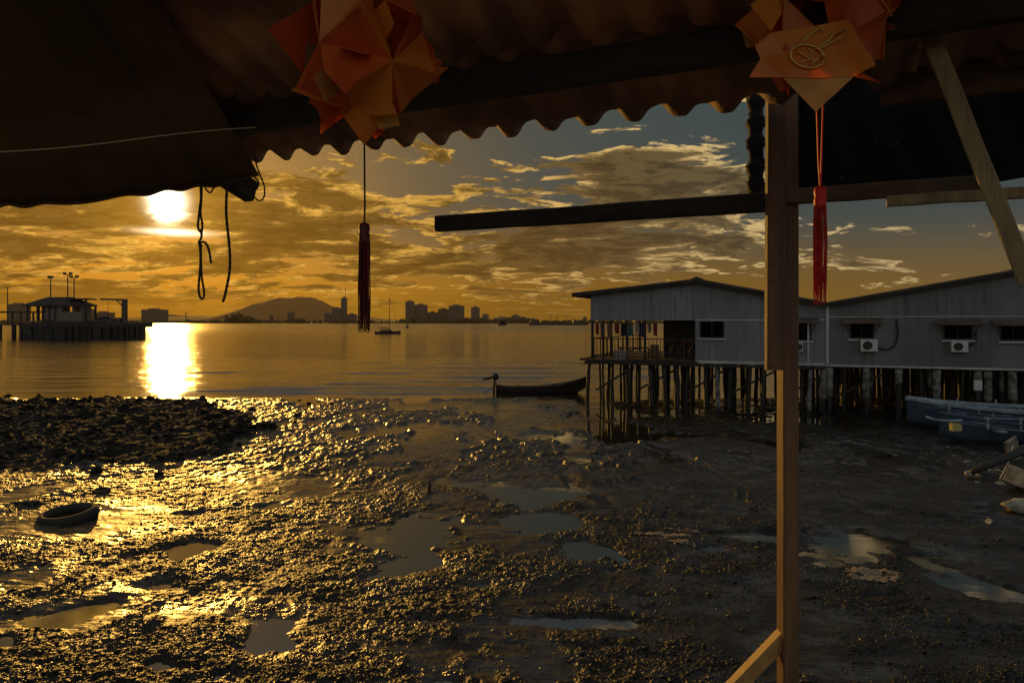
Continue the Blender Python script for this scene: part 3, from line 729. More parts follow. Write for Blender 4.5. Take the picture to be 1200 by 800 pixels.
def sampan():
    c = G(581, 460); e = G(688, 458)
    r = empty('fishing_boat', (c.x, c.y, -.10), math.atan2(.3, 5)); L = 4.30
    tag(r, 'dark open wooden fishing boat with outboard motor afloat at the shore', 'boat')
    hull(L, 1.15, .38, .46, .08).build('hull', M['hull_dark'], r)
    b = MB()
    for x in (.9, 2.0, 3.0): b.box((x, -.56, .42), (x + .22, .56, .46))
    b.build('thwart', M['darkwood'], r)
    b = MB(); b.box((-.012, -.48, .1), (.03, .48, .60)); b.build('transom', M['darkwood'], r)
    m = MB(); m.smooth = True; m.lumpy((-.02, 0, .86), (.19, .15, .17), 3, 2, .15); m.build('outboard_motor', M['black'], r)
    m = MB(); m.bar((-.05, 0, .75), (-.12, 0, -.12), .1, .08); m.build('motor_leg', M['black'], r)
    m = MB(); m.tube([(-.15, 0, .84), (-.32, .02, .78), (-.60, .03, .74)], [.05, .055, .06], 8); m.build('tiller', M['black'], r)
    m = MB(); m.tube([(-.05, 0, .5), (-.3, 0, .25), (-.55, 0, .12)], .012, 5); m.build('stern_line', M['rope'], r)
sampan()
def sailboat():
    Y = 203; c = P(455, 0, Y); r = empty('sailboat', (c.x, Y, -.25)); tag(r, 'moored sailing boat with bare mast in mid water', 'sailboat')
    m = hull(7.6, 2.2, .9, .3, .05); 
    for i, v in enumerate(m.v): m.v[i] = (v[0] - 3.9, v[1], v[2])
    m.build('hull', M['hull_dark'], r)
    b = MB(); b.prism([(-2.4, -.6, .95), (1.2, -.6, .95), (.7, -.6, 1.45), (-2.2, -.6, 1.5)], (0, 1.2, 0)); b.build('cabin', M['hull_dark'], r)
    b = MB(); b.tube([(.4, 0, .8), (.4, 0, 11.0)], [.12, .08], 8); b.build('mast', M['steel'], r)
    b = MB(); b.tube([(.4, 0, 1.9), (-2.9, 0, 2.0)], .14, 8); b.build('boom', M['steel'], r)
    b = MB(); b.tube([(.4, 0, 10.9), (3.5, 0, 1.2)], .03, 4); b.tube([(.4, 0, 10.9), (-3.7, 0, 1.0)], .012, 4); b.build('stay', M['steel'], r)
sailboat()
def ship(x0, x1, Yd, label, dk, houses):
    w = (x1 - x0) / F * Yd; r = empty('cargo_barge', ((x0 - 600) / F * Yd, Yd, 0)); tag(r, label, 'ship', 'vessels lying off the opposite shore')
    b = MB(); b.prism([(0, 0, -.5), (w * .97, 0, -.5), (w, 0, dk), (-w * .01, 0, dk)], (0, w * .12, 0)); b.build('hull', M['hull_dark'], r)
    for (a, c, h) in houses:
        b = MB(); b.box((w * a, 1, dk + .01), (w * c, w * .1, dk + h)); b.build('deckhouse', M['steel'], r)
    return r
ship(620, 690, 900, 'long low barge nearest the stilt house', 3.0, [(.03, .17, 3.8), (.74, .82, 3.2), (.2, .22, 2)])
ship(584, 594, 800, 'small dark stubby boat left of the long low barge', 2.4, [(.2, .75, 2.6), (.45, .5, 4.6)])
q = empty('channel_buoy', (P(477, 0, 420).x, 420, 0)); tag(q, 'small dark channel buoy right of the sailing boat', 'buoy')
b = MB(); b.tube([(0, 0, -.3), (0, 0, .8)], [1.3, 1.2], 12); b.build('float', M['steel'], q)
b = MB(); b.tube([(0, 0, .8), (0, 0, 3.6)], [.7, .2], 8); b.build('cage', M['steel'], q)

# ---------------------------------------------------------------- stilt houses
A = Vector((3.27, 28.4)); B_ = Vector((16.9, 22.5)); U = (B_ - A).normalized()
hang = math.atan2(U.y, U.x)
def fs(x):      # photo column -> (s along the front, depth Y)
    k = (x - 600) / F          # A.x+s*U.x = k*(A.y+s*U.y)
    s = (k * A.y - A.x) / (U.x - k * U.y); return s, A.y + s * U.y
def S(x): return fs(x)[0]
def ZF(x, y): return H + (HY - y) / F * fs(x)[1]
FLOOR = 1.80
def window(parent, x0, x1, y0, y1, awn=False):
    s0, s1 = S(x0), S(x1); z0, z1 = ZF((x0 + x1) / 2, y1), ZF((x0 + x1) / 2, y0)
    w = MB(); t = .045
    w.box((s0, -.03, z0), (s0 + t, .08, z1)); w.box((s1 - t, -.03, z0), (s1, .08, z1)); w.box((s0 + t, -.03, z1 - t), (s1 - t, .08, z1)); w.box((s0 + t, -.03, z0), (s1 - t, .08, z0 + t))
    n = max(2, round((s1 - s0) / .4))
    for k in range(1, n): xx = s0 + (s1 - s0) * k / n; w.box((xx - .015, 0, z0 + t), (xx + .015, .05, z1 - t))
    f = w.build('window', M['darkwood'], parent)
    g = MB()
    nl = 9
    for k in range(nl):                      # louvre blades
        zz = z0 + t + (z1 - z0 - 2 * t) * (k + .5) / nl
        g.add([(s0 + t, .03, zz + .03), (s1 - t, .03, zz + .03), (s1 - t, .09, zz - .03), (s0 + t, .09, zz - .03)], [(0, 1, 2, 3)])
    g.build('pane', M['glass'], f)
    g = MB(); g.box((s0 + .01, .35, z0 - .1), (s1 - .01, .37, z1 + .1)); g.build('dark_interior_panel', M['dark'], f)  # near-black panel standing in for the dark room behind the louvres
    g = MB(); g.box((s0 - .06, -.09, z0 - .07), (s1 + .06, -.031, z0 - .003)); g.build('sill', M['trim'], f)
    if awn:
        g = MB(); g.prism([(s0 - .25, -.42, z1 - .10), (s0 - .25, -.03, z1 + .07), (s0 - .25, -.03, z1 + .10), (s0 - .25, -.43, z1 - .07)], (s1 - s0 + .5, 0, 0)); g.build('awning', M['roofmetal'], f)
        for xx, sg in ((s0 - .15, 1), (s1 + .15, -1)):
            g = MB(); g.bar((xx, -.36, z1 - .08), (xx + sg * .12, -.04, z1 - .42), .02, .02); g.build('awning_bracket', M['darkwood'], f)
def lower_wall(m, s0, s1, zt, holes, th=.06, z0=FLOOR):
    cur = s0
    for a, b_, za, zb in sorted(holes):
        m.box((cur, 0, z0), (a, th, zt)); m.box((a, 0, z0), (b_, th, za))
        if zt - zb > .01: m.box((a, 0, zb), (b_, th, zt))
        cur = b_
    m.box((cur, 0, z0), (s1, th, zt))
def ac_unit(parent, x0, x1, y0, y1):
    s0, s1 = S(x0), S(x1); xm = (x0 + x1) / 2; z0, z1 = ZF(xm, y1), ZF(xm, y0)
    b = MB(); b.box((s0, -.36, z0), (s1, -.06, z1)); a = b.build('air_conditioner', M['white'], parent)
    b = MB(); c = Vector((s0 + (s1 - s0) * .4, -.375, (z0 + z1) / 2)); rr = (z1 - z0) * .38
    b.tube([c, c + Vector((0, .02, 0))], rr, 20); b.build('fan_grille', M['black'], a)
    b = MB()
    for k in range(5):
        an = k * math.pi / 5; d = Vector((math.cos(an), 0, math.sin(an))) * rr
        b.bar(c - d + Vector((0, -.006, 0)), c + d + Vector((0, -.006, 0)), .008, .008)
    b.build('fan_guard', M['steel'], a)
    b = MB(); b.bar((s0 + .08, -.34, z0 - .02), (s0 + .08, .0, z0 - .02), .04, .035); b.bar((s1 - .08, -.34, z0 - .02), (s1 - .08, .0, z0 - .02), .04, .035); b.build('bracket', M['steel'], a)
def roof_sheet(parent, pts, d0, d1, ridge_cap=None):
    # corrugated sheets following the gable line pts [(s,z)...]
    b = MB(); th = .025
    for (s0, z0), (s1, z1) in zip(pts[:-1], pts[1:]):
        b.prism([(s0, d0, z0), (s1, d0, z1), (s1, d0, z1 + th), (s0, d0, z0 + th)], (0, d1 - d0, 0))
        L = math.hypot(s1 - s0, z1 - z0); n = int((d1 - d0) / .19)
        for k in range(n):
            d = d0 + .05 + k * .19
            b.bar((s0, d, z0 + th + .012), (s1, d, z1 + th + .012), .07, .03)
    o = b.build('roof', M['roofmetal'], parent)
    c = MB()
    for (s0, z0), (s1, z1) in zip(pts[:-1], pts[1:]):
        c.bar((s0, d0 + .03, z0 - .06), (s1, d0 + .03, z1 - .06), .03, .13)
    c.build('bargeboard', M['darkwood'], o)
    if ridge_cap:
        c = MB(); s, z = ridge_cap; c.prism([(s - .22, d0 - .05, z + .01), (s, d0 - .05, z + .10), (s + .22, d0 - .05, z - .0), (s, d0 - .05, z + .05)], (0, d1 - d0 + .1, 0)); c.build('ridge_cap', M['roofmetal'], o)
    c = MB()
    for k in range(8):
        for (s0, z0), (s1, z1) in [(pts[0], pts[1])]:
            t = .03 + k * .13; s = s0 + (s1 - s0) * t; z = z0 + (z1 - z0) * t
            c.box((s - .03, d0 + .1, z - .14), (s + .03, d1 - .1, z - .03))
    c.build('purlin', M['darkwood'], o)

def stilt(parent, s, d, r=.09, mt='slimewood', top=FLOOR - .16, lean=0, name='stilt'):
    m = MB(); m.smooth = True; n = 6; pts = []; rr = []
    lx, ly = rnd.uniform(-1, 1) * lean, rnd.uniform(-1, 1) * lean
    for k in range(n + 1):
        t = k / n; pts.append((s + lx * (1 - t) + rnd.uniform(-.012, .012), d + ly * (1 - t), -.4 + (top + .4) * t)); rr.append(r * rnd.uniform(.88, 1.14) * (1.12 if t < .4 else 1))
    m.tube(pts, rr, 8); return m.build(name, M[mt], parent)

def house_one():
    r = empty('stilt_house', (A.x, A.y, 0), hang)
    tag(r, 'grey sheet-clad house on stilts with open veranda at its seaward end', 'house', 'stilt houses over the mud')
    s815, s968, s818, s770 = S(815), S(967.2), S(818), S(770)
    zL, zR, zJ = ZF(693, 344), ZF(818, 330.5), ZF(968, 357.5); zt = ZF(840, 375.2); depth = 9
    # gable band: two prisms, one over the open veranda, one over the closed rooms
    m = MB(); m.prism([(0, 0, zt), (s968, 0, zt), (s968, 0, zJ), (s818, 0, zR), (0, 0, zL)], (0, .06, 0))
    holes = [(S(820), S(848.5), ZF(834, 396), zt), (S(931), S(951), ZF(941, 399), zt)]
    lower_wall(m, s815, s968, zt - .003, [(a, b, c, zt - .003) for a, b, c, d in holes])
    m.build('front_wall', M['wall'], r)
    m = MB(); m.box((s815 - .02, -.035, zt - .02), (s968, -.003, zt + .03)); m.box((s815, -.05, FLOOR - .07), (s968, -.003, FLOOR + .02)); m.build('wall_batten', M['trim'], r)
    m = MB(); m.box((s815 - .05, .002, FLOOR), (s815 - .002, depth, zt + .6)); m.box((s770, 1.6, FLOOR), (s770 + .06, depth, zt + .9)); m.box((s770 + .06, 1.6, FLOOR), (s815 - .06, 1.66, zt + .8))
    m.box((s770, depth, FLOOR), (s968, depth + .06, zJ - .1)); m.box((s968 - .06, .07, FLOOR), (s968 - .003, depth, zJ - .1)); m.build('inner_wall', M['darkwood'], r)
    window(r, 820, 848.5, 375.6, 396); window(r, 931, 951, 375.6, 399, True)
    ac_unit(r, 933.5, 941, 401, 411)
    m = MB(); m.box((-.15, -.25, FLOOR - .09), (s815 + .1, depth, FLOOR - .003)); m.box((s815 + .1, .005, FLOOR - .09), (s968, depth, FLOOR - .003)); m.build('floor', M['darkwood'], r)
    m = MB(); m.box((-.2, -.28, FLOOR - .2), (s968, -.2, FLOOR - .092)); m.box((-.2, 3, FLOOR - .2), (s968, 3.1, FLOOR - .092)); m.box((-.2, 6, FLOOR - .2), (s968, 6.1, FLOOR - .092)); m.build('floor_beam', M['darkwood'], r)
    # veranda posts and rail
    for x, d in [(693.8, .06), (706.5, .06), (755.5, .06), (693.8, 3), (693.8, 6), (693.8, 8.8), (730, 8.8), (755, 8.8)]:
        m = MB(); m.box((S(x) - .045, d - .04, FLOOR), (S(x) + .045, d + .04, zt + (.0 if d < 1 else .5))); m.build('veranda_post', M['darkwood'], r)
    m = MB()
    for zz in (FLOOR + .12, FLOOR + .85): m.bar((0, -.02, zz), (S(812), -.02, zz), .035, .04); m.bar((0, -.02, zz), (0, depth, zz), .035, .04)
    s = .1
    while s < S(812):
        m.box((s, -.03, FLOOR + .12), (s + .022, -.008, FLOOR + .85)); s += .155
    m.build('veranda_rail', M['darkwood'], r)
    m = MB()
    for k in range(9): m.box((-.03, .5 + k, FLOOR), (.01, .53 + k, FLOOR + .85))
    m.bar((-.35, -.3, FLOOR - .02), (-.35, depth, FLOOR - .02), .08, .08); m.build('side_rail', M['darkwood'], r)
    ov = S(673)
    roof_sheet(r, [(ov, zL - (zR - zL) / s818 * (-ov) + .06 - .02), (s818, zR + .07), (s968 + .12, zJ + .05)], -.35, depth + .3, (s818, zR + .1))
    # eave rafters poking out under the left eave
    m = MB()
    for k in range(14): zz = zL - .02; m.bar((ov + .06, -.2 + k * .68, zz - .02), (.8, -.2 + k * .68, zz + .03), .05, .09)
    m.build('rafter', M['darkwood'], r)
    for row, d in enumerate([.02, 1.5, 3.0, 4.6, 6.3, 8.2]):
        s = rnd.uniform(-.1, .1) + .0
        while s < s968:
            if row == 0 and s > s815 and rnd.random() < .25: mt = 'concrete'
            else: mt = 'slimewood'
            stilt(r, s, d + rnd.uniform(-.2, .2), rnd.uniform(.05, .095), mt, FLOOR - .2 if row in (0, 2, 4) else FLOOR - .092, .10); s += rnd.uniform(.34, .72) if row < 2 else rnd.uniform(.6, 1.1)
    m = MB()
    for k in range(6): m.bar((.2 + k * 1.8, .12, .5 + .1 * (k % 2)), (1.8 + k * 1.8, .12, 1.5), .05, .08)
    m.build('cross_brace', M['darkwood'], r)
    return r
house_one()

def house_two():
    s0 = S(967.8); s1195 = S(1197); r = empty('stilt_house', (A.x + U.x * s0, A.y + U.y * s0, 0), hang)
    off = s0
    # the helpers work in the front's own coordinates, so shift every mesh afterwards
    before = set(bpy.data.objects)
    tag(r, 'wider grey house on stilts with three window awnings, right of the veranda house', 'house', 'stilt houses over the mud')
    zJ, zR = ZF(968, 357), ZF(1195, 318.5); zt = ZF(1050, 371); depth = 15; sE = s1195 + 9
    sl = (zR - zJ) / (s1195 - s0)
    m = MB(); m.prism([(s0, 0, zt), (sE, 0, zt), (sE, 0, zR - .1 * 9), (s1195, 0, zR), (s0, 0, zJ)], (0, .06, 0))
    H3 = [(996, 1024.5, 376, 397), (1105.5, 1140, 377.5, 398), (1172, 1203, 378, 399.5)]
    holes = []
    for x0, x1, y0, y1 in H3: xm = (x0 + x1) / 2; holes.append((S(x0), S(x1), ZF(xm, y1), ZF(xm, y0)))
    lower_wall(m, s0 + .0, sE, zt - .003, holes); m.build('front_wall', M['wall2'], r)
    m = MB(); m.box((s0, -.03, zt - .015), (sE, -.003, zt + .012)); m.box((s0, -.06, FLOOR - .08), (sE, -.003, FLOOR - .01)); m.box((s0 - .0, -.04, FLOOR + .02), (s0 + .1, -.004, zJ - .05)); m.box((s0 - .62, -.05, FLOOR), (s0 - .55, -.004, zt - .2)); m.build('wall_batten', M['trim'], r)
    for h in H3: window(r, *h, True)
    ac_unit(r, 1008, 1027.5, 397.8, 411); ac_unit(r, 1113, 1132, 399.5, 411.8)
    # drain hoses from the units
    def hose(pts, name='hose'):
        m = MB(); m.smooth = True; m.tube([(S(x), -.05, ZF(x, y)) for x, y in pts], .028, 6); m.build(name, M['black'], r)
    hose([(1027, 406), (1032, 408.5), (1040, 409.5), (1046, 407), (1050, 401), (1052, 392), (1051.5, 383), (1050, 378), (1051.5, 374)])
    hose([(1132, 405), (1138, 404.5), (1142, 401), (1143.5, 394), (1143, 388)])
    m = MB(); m.box((s0 + .002, .062, FLOOR), (s0 + .06, depth, zJ - .1)); m.box((s0, depth, FLOOR), (sE, depth + .06, zJ)); m.box((sE - .06, .062, FLOOR), (sE, depth, zJ)); m.build('side_wall', M['wall2'], r)
    m = MB(); m.box((s0, .0, FLOOR - .12), (sE, depth, FLOOR - .083)); m.build('floor', M['darkwood'], r)
    m = MB()
    s = s0
    while s < sE: m.box((s, depth - .5, -.3), (s + .31, depth - .45, FLOOR - .125)); s += .34
    m.build('light_block_boards', M['darkwood'], r)  # gapped boards added to block back light and darken the space underneath
    roof_sheet(r, [(s0 + .13, zJ + .06), (s1195, zR + .06), (sE + .3, zR - .1 * 9.3 + .06)], -.3, depth + .3, (s1195, zR + .09))
    # front row: pale concrete sleeves on dark piles
    cx = [(965, 468), (972, 464), (1015, 466), (1022.0, 455), (1053, 449), (1097.5, 468), (1092, 455), (1145.5, 456), (1158, 470), (1178, 462), (1186.5, 470)]
    for x, yb in cx:
        s = S(x); zb = ZF(x, yb); m = MB(); m.smooth = True; n = 7
        rad = (.07 if x in (1022.0, 1092, 1178) else .12)
        dd = .0 if x not in (1022.0, 1092, 1178) else .5
        m.tube([(s + rnd.uniform(-.01, .01), dd, zb + (FLOOR - .13 - zb) * k / n) for k in range(n + 1)], [rad * rnd.uniform(.92, 1.1) for k in range(n + 1)], 10); m.build('concrete_sleeve', M['concrete'], r)
        stilt(r, s, dd, rad * .75, 'slimewood', zb + .1)
    m = MB(); m.box((S(1140.5), -.14, ZF(1145, 457)), (S(1150), .02, ZF(1145, 445))); m.build('meter_box', M['white'], r)
    for x in (941, 947, 1080, 1129, 990): stilt(r, S(x), .1, .055, 'darkwood', FLOOR - .12, .05)
    for row, d in enumerate([1.3, 2.8, 4.6, 6.6, 9, 11.5]):
        s = s0 + rnd.uniform(0, .4)
        while s < s0 + 11:
            stilt(r, s, d + rnd.uniform(-.25, .25), rnd.uniform(.07, .12), 'slimewood', FLOOR - .12, .08); s += rnd.uniform(.6, 1.2)
    for o in set(bpy.data.objects) - before:
        if o.type == 'MESH': o.data.transform(Matrix.Translation((-off, 0, 0)))
    return r
house_two()

# laundry and clutter on the veranda
def hw(s, d, z): return (A.x + U.x * s - U.y * d * 1.0 * 1 if False else A.x + U.x * s + (-U.y) * d, A.y + U.y * s + U.x * d, z)
ln = MB(); z0 = ZF(730, 378.5)
ln.tube([hw(.1, .5, z0), hw(1.6, .5, z0 - .03), hw(S(768), .5, z0)], .008, 4)
tag(ln.build('washing_line', M['rope']), 'thin washing line strung under the veranda roof', 'washing line')
gar = [(696, 4, 'c1', .45, 'dark red cloth'), (701, 3, 'c5', .55, 'narrow brown cloth'), (711, 7, 'c5', .60, 'wide brown shirt'), (719.5, 6, 'c1', .42, 'short red shirt'),
       (727, 6, 'c6', .50, 'black shirt'), (735, 7, 'c4', .52, 'teal shirt'), (743.5, 5, 'c7', .40, 'short pale cloth'), (749.5, 5, 'c2', .55, 'navy trousers'), (758, 5, 'c3', .38, 'pale towel'), (765, 5, 'c1', .5, 'red towel')]
for i, (x, w, c, hgt, nm) in enumerate(gar):
    s = S(x); ww = w * .034 / 2; m = MB()
    n = 6; vs = []; fsx = []
    for k in range(n + 1):
        for j in range(3):
            t = k / n; vs.append((-ww + 2 * ww * t, .02 * math.sin(t * 9 + i) * (j + .3), -hgt * j / 2 + .02 * math.sin(t * 7 + i * 2) * (j > 1)))
    for k in range(n):
        for j in range(2): fsx.append((k*3+j, k*3+3+j, k*3+4+j, k*3+1+j))
    m.add(vs, fsx)
    o = m.build('hanging_cloth', M[c], loc=hw(s, .5, z0 - .02)); o.rotation_euler = (0, 0, hang)
    md = o.modifiers.new('thick', 'SOLIDIFY'); md.thickness = .01
    tag(o, nm + ' hanging on the washing line, ' + ['leftmost', 'second', 'third', 'fourth', 'fifth', 'sixth', 'seventh', 'eighth', 'ninth', 'last'][i] + ' from the sea end', 'laundry', 'laundry on the veranda line')
def clut(name, label, cat, x, d, builder, m):
    b = MB(); builder(b); o = b.build(name, M[m], loc=hw(S(x), d, FLOOR)); o.rotation_euler = (0, 0, hang); tag(o, label, cat); return o
def bench(b):
    b.box((-.7, -.18, .40), (.7, .18, .45))
    for x in (-.6, .6):
        for y in (-.14, .14): b.box((x - .025, y - .025, 0), (x + .025, y + .025, .4))
clut('bench', 'low dark bench on the veranda floor', 'bench', 735, 1.4, bench, 'darkwood')
clut('plastic_barrel', 'pale brown barrel on the veranda near the dark doorway', 'barrel', 762.5, .7, lambda b: b.tube([(0, 0, 0), (0, 0, .1), (0, 0, .35), (0, 0, .55), (0, 0, .6)], [.17, .19, .2, .19, .17], 14), 'c5')
clut('storage_crate', 'pale crate on the veranda near its sea corner', 'crate', 722, .8, lambda b: (b.box((-.25, -.2, 0), (.25, .2, .3)), b.box((-.27, -.22, .3), (.27, .22, .34))), 'c7')
def bicycle():
    r = empty('bicycle', hw(S(803), .55, FLOOR), hang); tag(r, 'old bicycle parked at the veranda doorway', 'bicycle')
    for x in (-.38, .38):
        m = MB(); m.tube([(x + .3 * math.cos(a * math.pi / 9), 0, .31 + .3 * math.sin(a * math.pi / 9)) for a in range(19)], .018, 5, False); w = m.build('wheel', M['black'], r)
        m = MB()
        for k in range(6): a = k * math.pi / 6; m.tube([(x - .29 * math.cos(a), 0, .31 - .29 * math.sin(a)), (x + .29 * math.cos(a), 0, .31 + .29 * math.sin(a))], .003, 4)
        m.build('spokes', M['steel'], w)
    m = MB()
    for p, q in [((-.38, 0, .31), (-.12, 0, .28)), ((-.38, 0, .31), (-.18, 0, .72)), ((-.12, 0, .28), (-.2, 0, .8)), ((-.12, 0, .28), (.26, 0, .7)), ((-.18, 0, .72), (.25, 0, .75)), ((.38, 0, .31), (.24, 0, .85))]: m.tube([p, q], .016, 6)
    m.build('frame', M['c1'], r)
    m = MB(); m.lumpy((-.21, 0, .84), (.13, .07, .035), 3, 1, .1); m.build('saddle', M['black'], r)
    m = MB(); m.tube([(.2, -.24, .92), (.25, -.1, .88), (.25, .1, .88), (.2, .24, .92)], .013, 6); m.build('handlebar', M['steel'], r)
bicycle()

# ---------------------------------------------------------------- blue boats and junk on the right
def blue_boat(x, y, L, Bm, D, ang, label, rim, jerry=False, cab=False):
    c = G(x, y, 0.0)
    r = empty('blue_boat', (c.x, c.y, .03), ang); tag(r, label, 'boat', 'blue boats beached by the stilt houses')
    # the bow points away from +x: mirror so the bow sits at the empty
    m = hull(L, Bm, D, .30, .05, tb=.85)
    m.v = [(L - v[0], -v[1], v[2]) for v in m.v]; m.build('hull', M['hull_blue'], r)
    g = MB(); pts1 = []; pts2 = []
    for i in range(25):
        t = i / 24; w = Bm / 2 * (min(1, (1 - t) / .42) ** .6 if t > .58 else 1) * (.85 + .15 * min(1, t / .3)); w = max(w, .02)
        top = D + .30 * max(0, (t - .35) / .65) ** 2.2 + .05 * (1 - min(1, t / .25)) ** 2
        pts1.append((L - L * t, w, top + .02)); pts2.append((L - L * t, -w, top + .02))
    gr = .075 if rim == 'hull_pale' else .04; g.tube(pts1, gr, 6); g.tube(pts2, gr, 6); g.build('gunwale', M[rim], r)
    g = MB(); g.tube([(x_, y_ * .93 - (.02 if y_ > 0 else -.02), z_ - .16) for x_, y_, z_ in pts2[:-1]], .022, 5); g.build('rub_rail', M['hull_pale'], r)
    b = MB()
    for xx in (.9, 1.7, 2.8, 4.0): b.bar((xx, -Bm * .40, D - .02), (xx, -Bm * .40, D + .26), .04, .04); b.bar((xx, Bm * .40, D - .02), (xx, Bm * .40, D + .26), .04, .04)
    b.bar((.8, -Bm * .40, D + .27), (4.4, -Bm * .40, D + .22), .03, .03); b.build('side_stanchions', M['hull_pale'], r)
    b = MB()
    for xx in (1.1, 2.3, 3.6): b.box((xx, -Bm * .44, D - .1), (xx + .25, Bm * .44, D - .05))
    b.build('thwart', M['hull_pale'], r)
    b = MB(); b.add([(.15, 0, D + .24), (1.0, -Bm * .36, D + .10), (1.0, Bm * .36, D + .10)], [(0, 1, 2)]); o = b.build('foredeck', M['hull_pale'], r)
    md = o.modifiers.new('t', 'SOLIDIFY'); md.thickness = .03
    return r
blue_boat(1063, 503, 6.5, 1.7, .62, R(-10), 'pale rimmed blue boat lying behind the darker blue boat', 'hull_pale')
bb = blue_boat(1101, 520, 6.0, 1.5, .50, R(-6), 'darker blue boat in front, with a yellow can aboard', 'hull_blue')
c = G(1132, 522)
j = MB(); j.prism([(-.12, -.07, 0), (.12, -.07, 0), (.12, -.07, .15), (.08, -.07, .19), (-.12, -.07, .19)], (0, .14, 0)); jo = j.build('jerrycan', M['yellow'], loc=(P(1132, 0, 17.0).x, 17.4, .55))
tag(jo, 'yellow jerrycan on the darker blue boat', 'jerrycan')
j = MB(); j.tube([(.07, 0, .17), (.07, 0, .22)], .025, 8); j.build('cap', M['black'], jo)
m = MB(); m.smooth = True; m.tube([P(1085, 488, 17.7), P(1095, 491.5, 17.6), P(1110, 493, 17.5), P(1128, 492.5, 17.4)], .03, 6)
tag(m.build('oar_shaft', M['hull_pale']), 'pale pole lying across the two blue boats', 'pole')
m = MB(); m.tube([P(1143, 489, 17.4), P(1160, 487, 17.6), P(1172, 494, 17.3), P(1158, 496, 17.1), P(1146, 491, 17.3)], .014, 5)
tag(m.build('mooring_rope', M['rope']), 'loose rope over the gunwale of the darker blue boat', 'rope')

def junk():
    r = empty('outboard_motor', G(1185, 560), R(20)); 
    m = MB(); m.smooth = True
    # long shaft lying towards the left
    m.tube([(-1.05, .1, .18), (-.6, .05, .32), (.1, 0, .50), (.9, 0, .72)], [.06, .07, .09, .11], 8); m.build('shaft', M['black'], r)
    m = MB(); m.smooth = True; m.lumpy((-1.12, .1, .15), (.09, .08, .08), 5, 2, .5); m.build('propeller_hub', M['foam'], r)
    m = MB(); m.smooth = True; m.lumpy((1.0, 0, .80), (.32, .22, .25), 6, 2, .2); m.build('engine_cowl', M['black'], r)
    tag(r, 'long shafted boat motor tipped over on the mud at right edge', 'boat motor')
    def slab(name, x, y, z, dims, rot, mt, label, cat):
        m = MB(); w, d, h = dims; m.box((-w, -d, -h), (w, d, h)); me = m.build(name, M[mt], loc=G(x, y) + Vector((0, 0, z)))
        me.rotation_euler = rot; bv = me.modifiers.new('b', 'BEVEL'); bv.width = .015; bv.segments = 2; tag(me, label, cat)
    slab('plank', 1187, 545, .35, (.17, .03, .30), (R(10), R(-28), R(10)), 'foam', 'pale board leaning upright above the tipped boat motor', 'board')
    slab('foam_block', 1200, 578, .28, (.28, .2, .17), (R(12), R(18), R(25)), 'foam', 'yellowed foam block below the tipped boat motor', 'foam block')
    m = MB(); m.smooth = True; m.lumpy((0, 0, .12), (.34, .26, .17), 12, 2, .3)
    o = m.build('plaster_lump', M['foam'], loc=G(1192, 600)); tag(o, 'rounded pale foam lump lowest at the right edge', 'foam lump')
    m = MB(); m.tube([G(1171, 565) + Vector((0, 0, .05)), G(1184, 560) + Vector((0, 0, .42)), G(1187, 556) + Vector((0, 0, .62))], .012, 5)
    tag(m.build('bent_wire', M['paleline']), 'thin bent wire standing beside the tipped boat motor', 'wire')
    rs = random.Random(11)
    spots = [(1150, 548), (1163, 556), (1133, 545), (1148, 562), (1172, 571), (1120, 538), (1086, 514), (1170, 556), (1140, 538), (1112, 528), (1147, 570), (1159, 617)]
    nm = ['pale scrap between the boats and the tipped motor, nearest the hub', 'pale scrap just left of the motor hub', 'pale scrap below the bow of the darker boat', 'small pale scrap left of the foam block', 'pale scrap touching the foam block', 'scrap under the darker blue boat bow', 'scrap under the pale rimmed boat bow', 'tiny scrap beside the motor shaft', 'pale scrap halfway from dark boat to motor', 'flat scrap right under the darker boat', 'lowest pale scrap before the foam block', 'lone pale scrap in mud well below the motor']
    for i, (x, y) in enumerate(spots):
        m = MB(); m.lumpy((0, 0, .03), (rs.uniform(.07, .16), rs.uniform(.05, .1), rs.uniform(.03, .06)), i, 1, .5)
        o = m.build('foam_scrap', M['foam'], loc=G(x, y) + Vector((0, 0, .05))); o.rotation_euler = (0, 0, rs.uniform(0, 3)); tag(o, nm[i], 'foam scrap', 'foam scraps washed up by the boats')
junk()

# ---------------------------------------------------------------- things on the mud
def hmud(x, y):
    h, _, _ = mud_height(np.array([[x]], float), np.array([[y]], float)); return float(h[0, 0])
def tyre(px, py, R0, r0, label, tilt=(0, 0, 0), hang_=0, arc=1):
    c = G(px, py); z = hmud(c.x, c.y)
    m = MB(); m.smooth = True; n, k = 48, 14; vs = []; fsx = []
    for i in range(n):
        a = 2 * math.pi * i / n
        for j in range(k):
            b = 2 * math.pi * j / k
            w = r0 * (1 + .06 * (i % 2) * (math.cos(b) > .6))
            rr = R0 + w * math.cos(b) * .8; vs.append((rr * math.cos(a), rr * math.sin(a), r0 * 1.05 * math.sin(b) * (1.0 if math.cos(b) > -.4 else .8)))
    for i in range(n):
        for j in range(k):
            i2 = (i + 1) % n; j2 = (j + 1) % k; fsx.append((i*k+j, i2*k+j, i2*k+j2, i*k+j2))
    m.add(vs, fsx); o = m.build('tyre', M['rubber'], loc=(c.x, c.y, z + r0 * .25)); o.rotation_euler = tilt
    tag(o, label, 'tyre', 'tyres lying on the mud')
tyre(80, 609, .37, .10, 'large black tyre half sunk in the mud at left', (R(5), R(-3), 0))
tyre(119, 579, .13, .035, 'small black ring tyre lying above the large tyre', (R(4), 0, 0))
c = G(35, 593); m = MB(); m.smooth = True
for k in range(5): m.lumpy((k * .09 - .18, rnd.uniform(-.05, .05), .02), (.09, .08, .05), k, 2, .5)
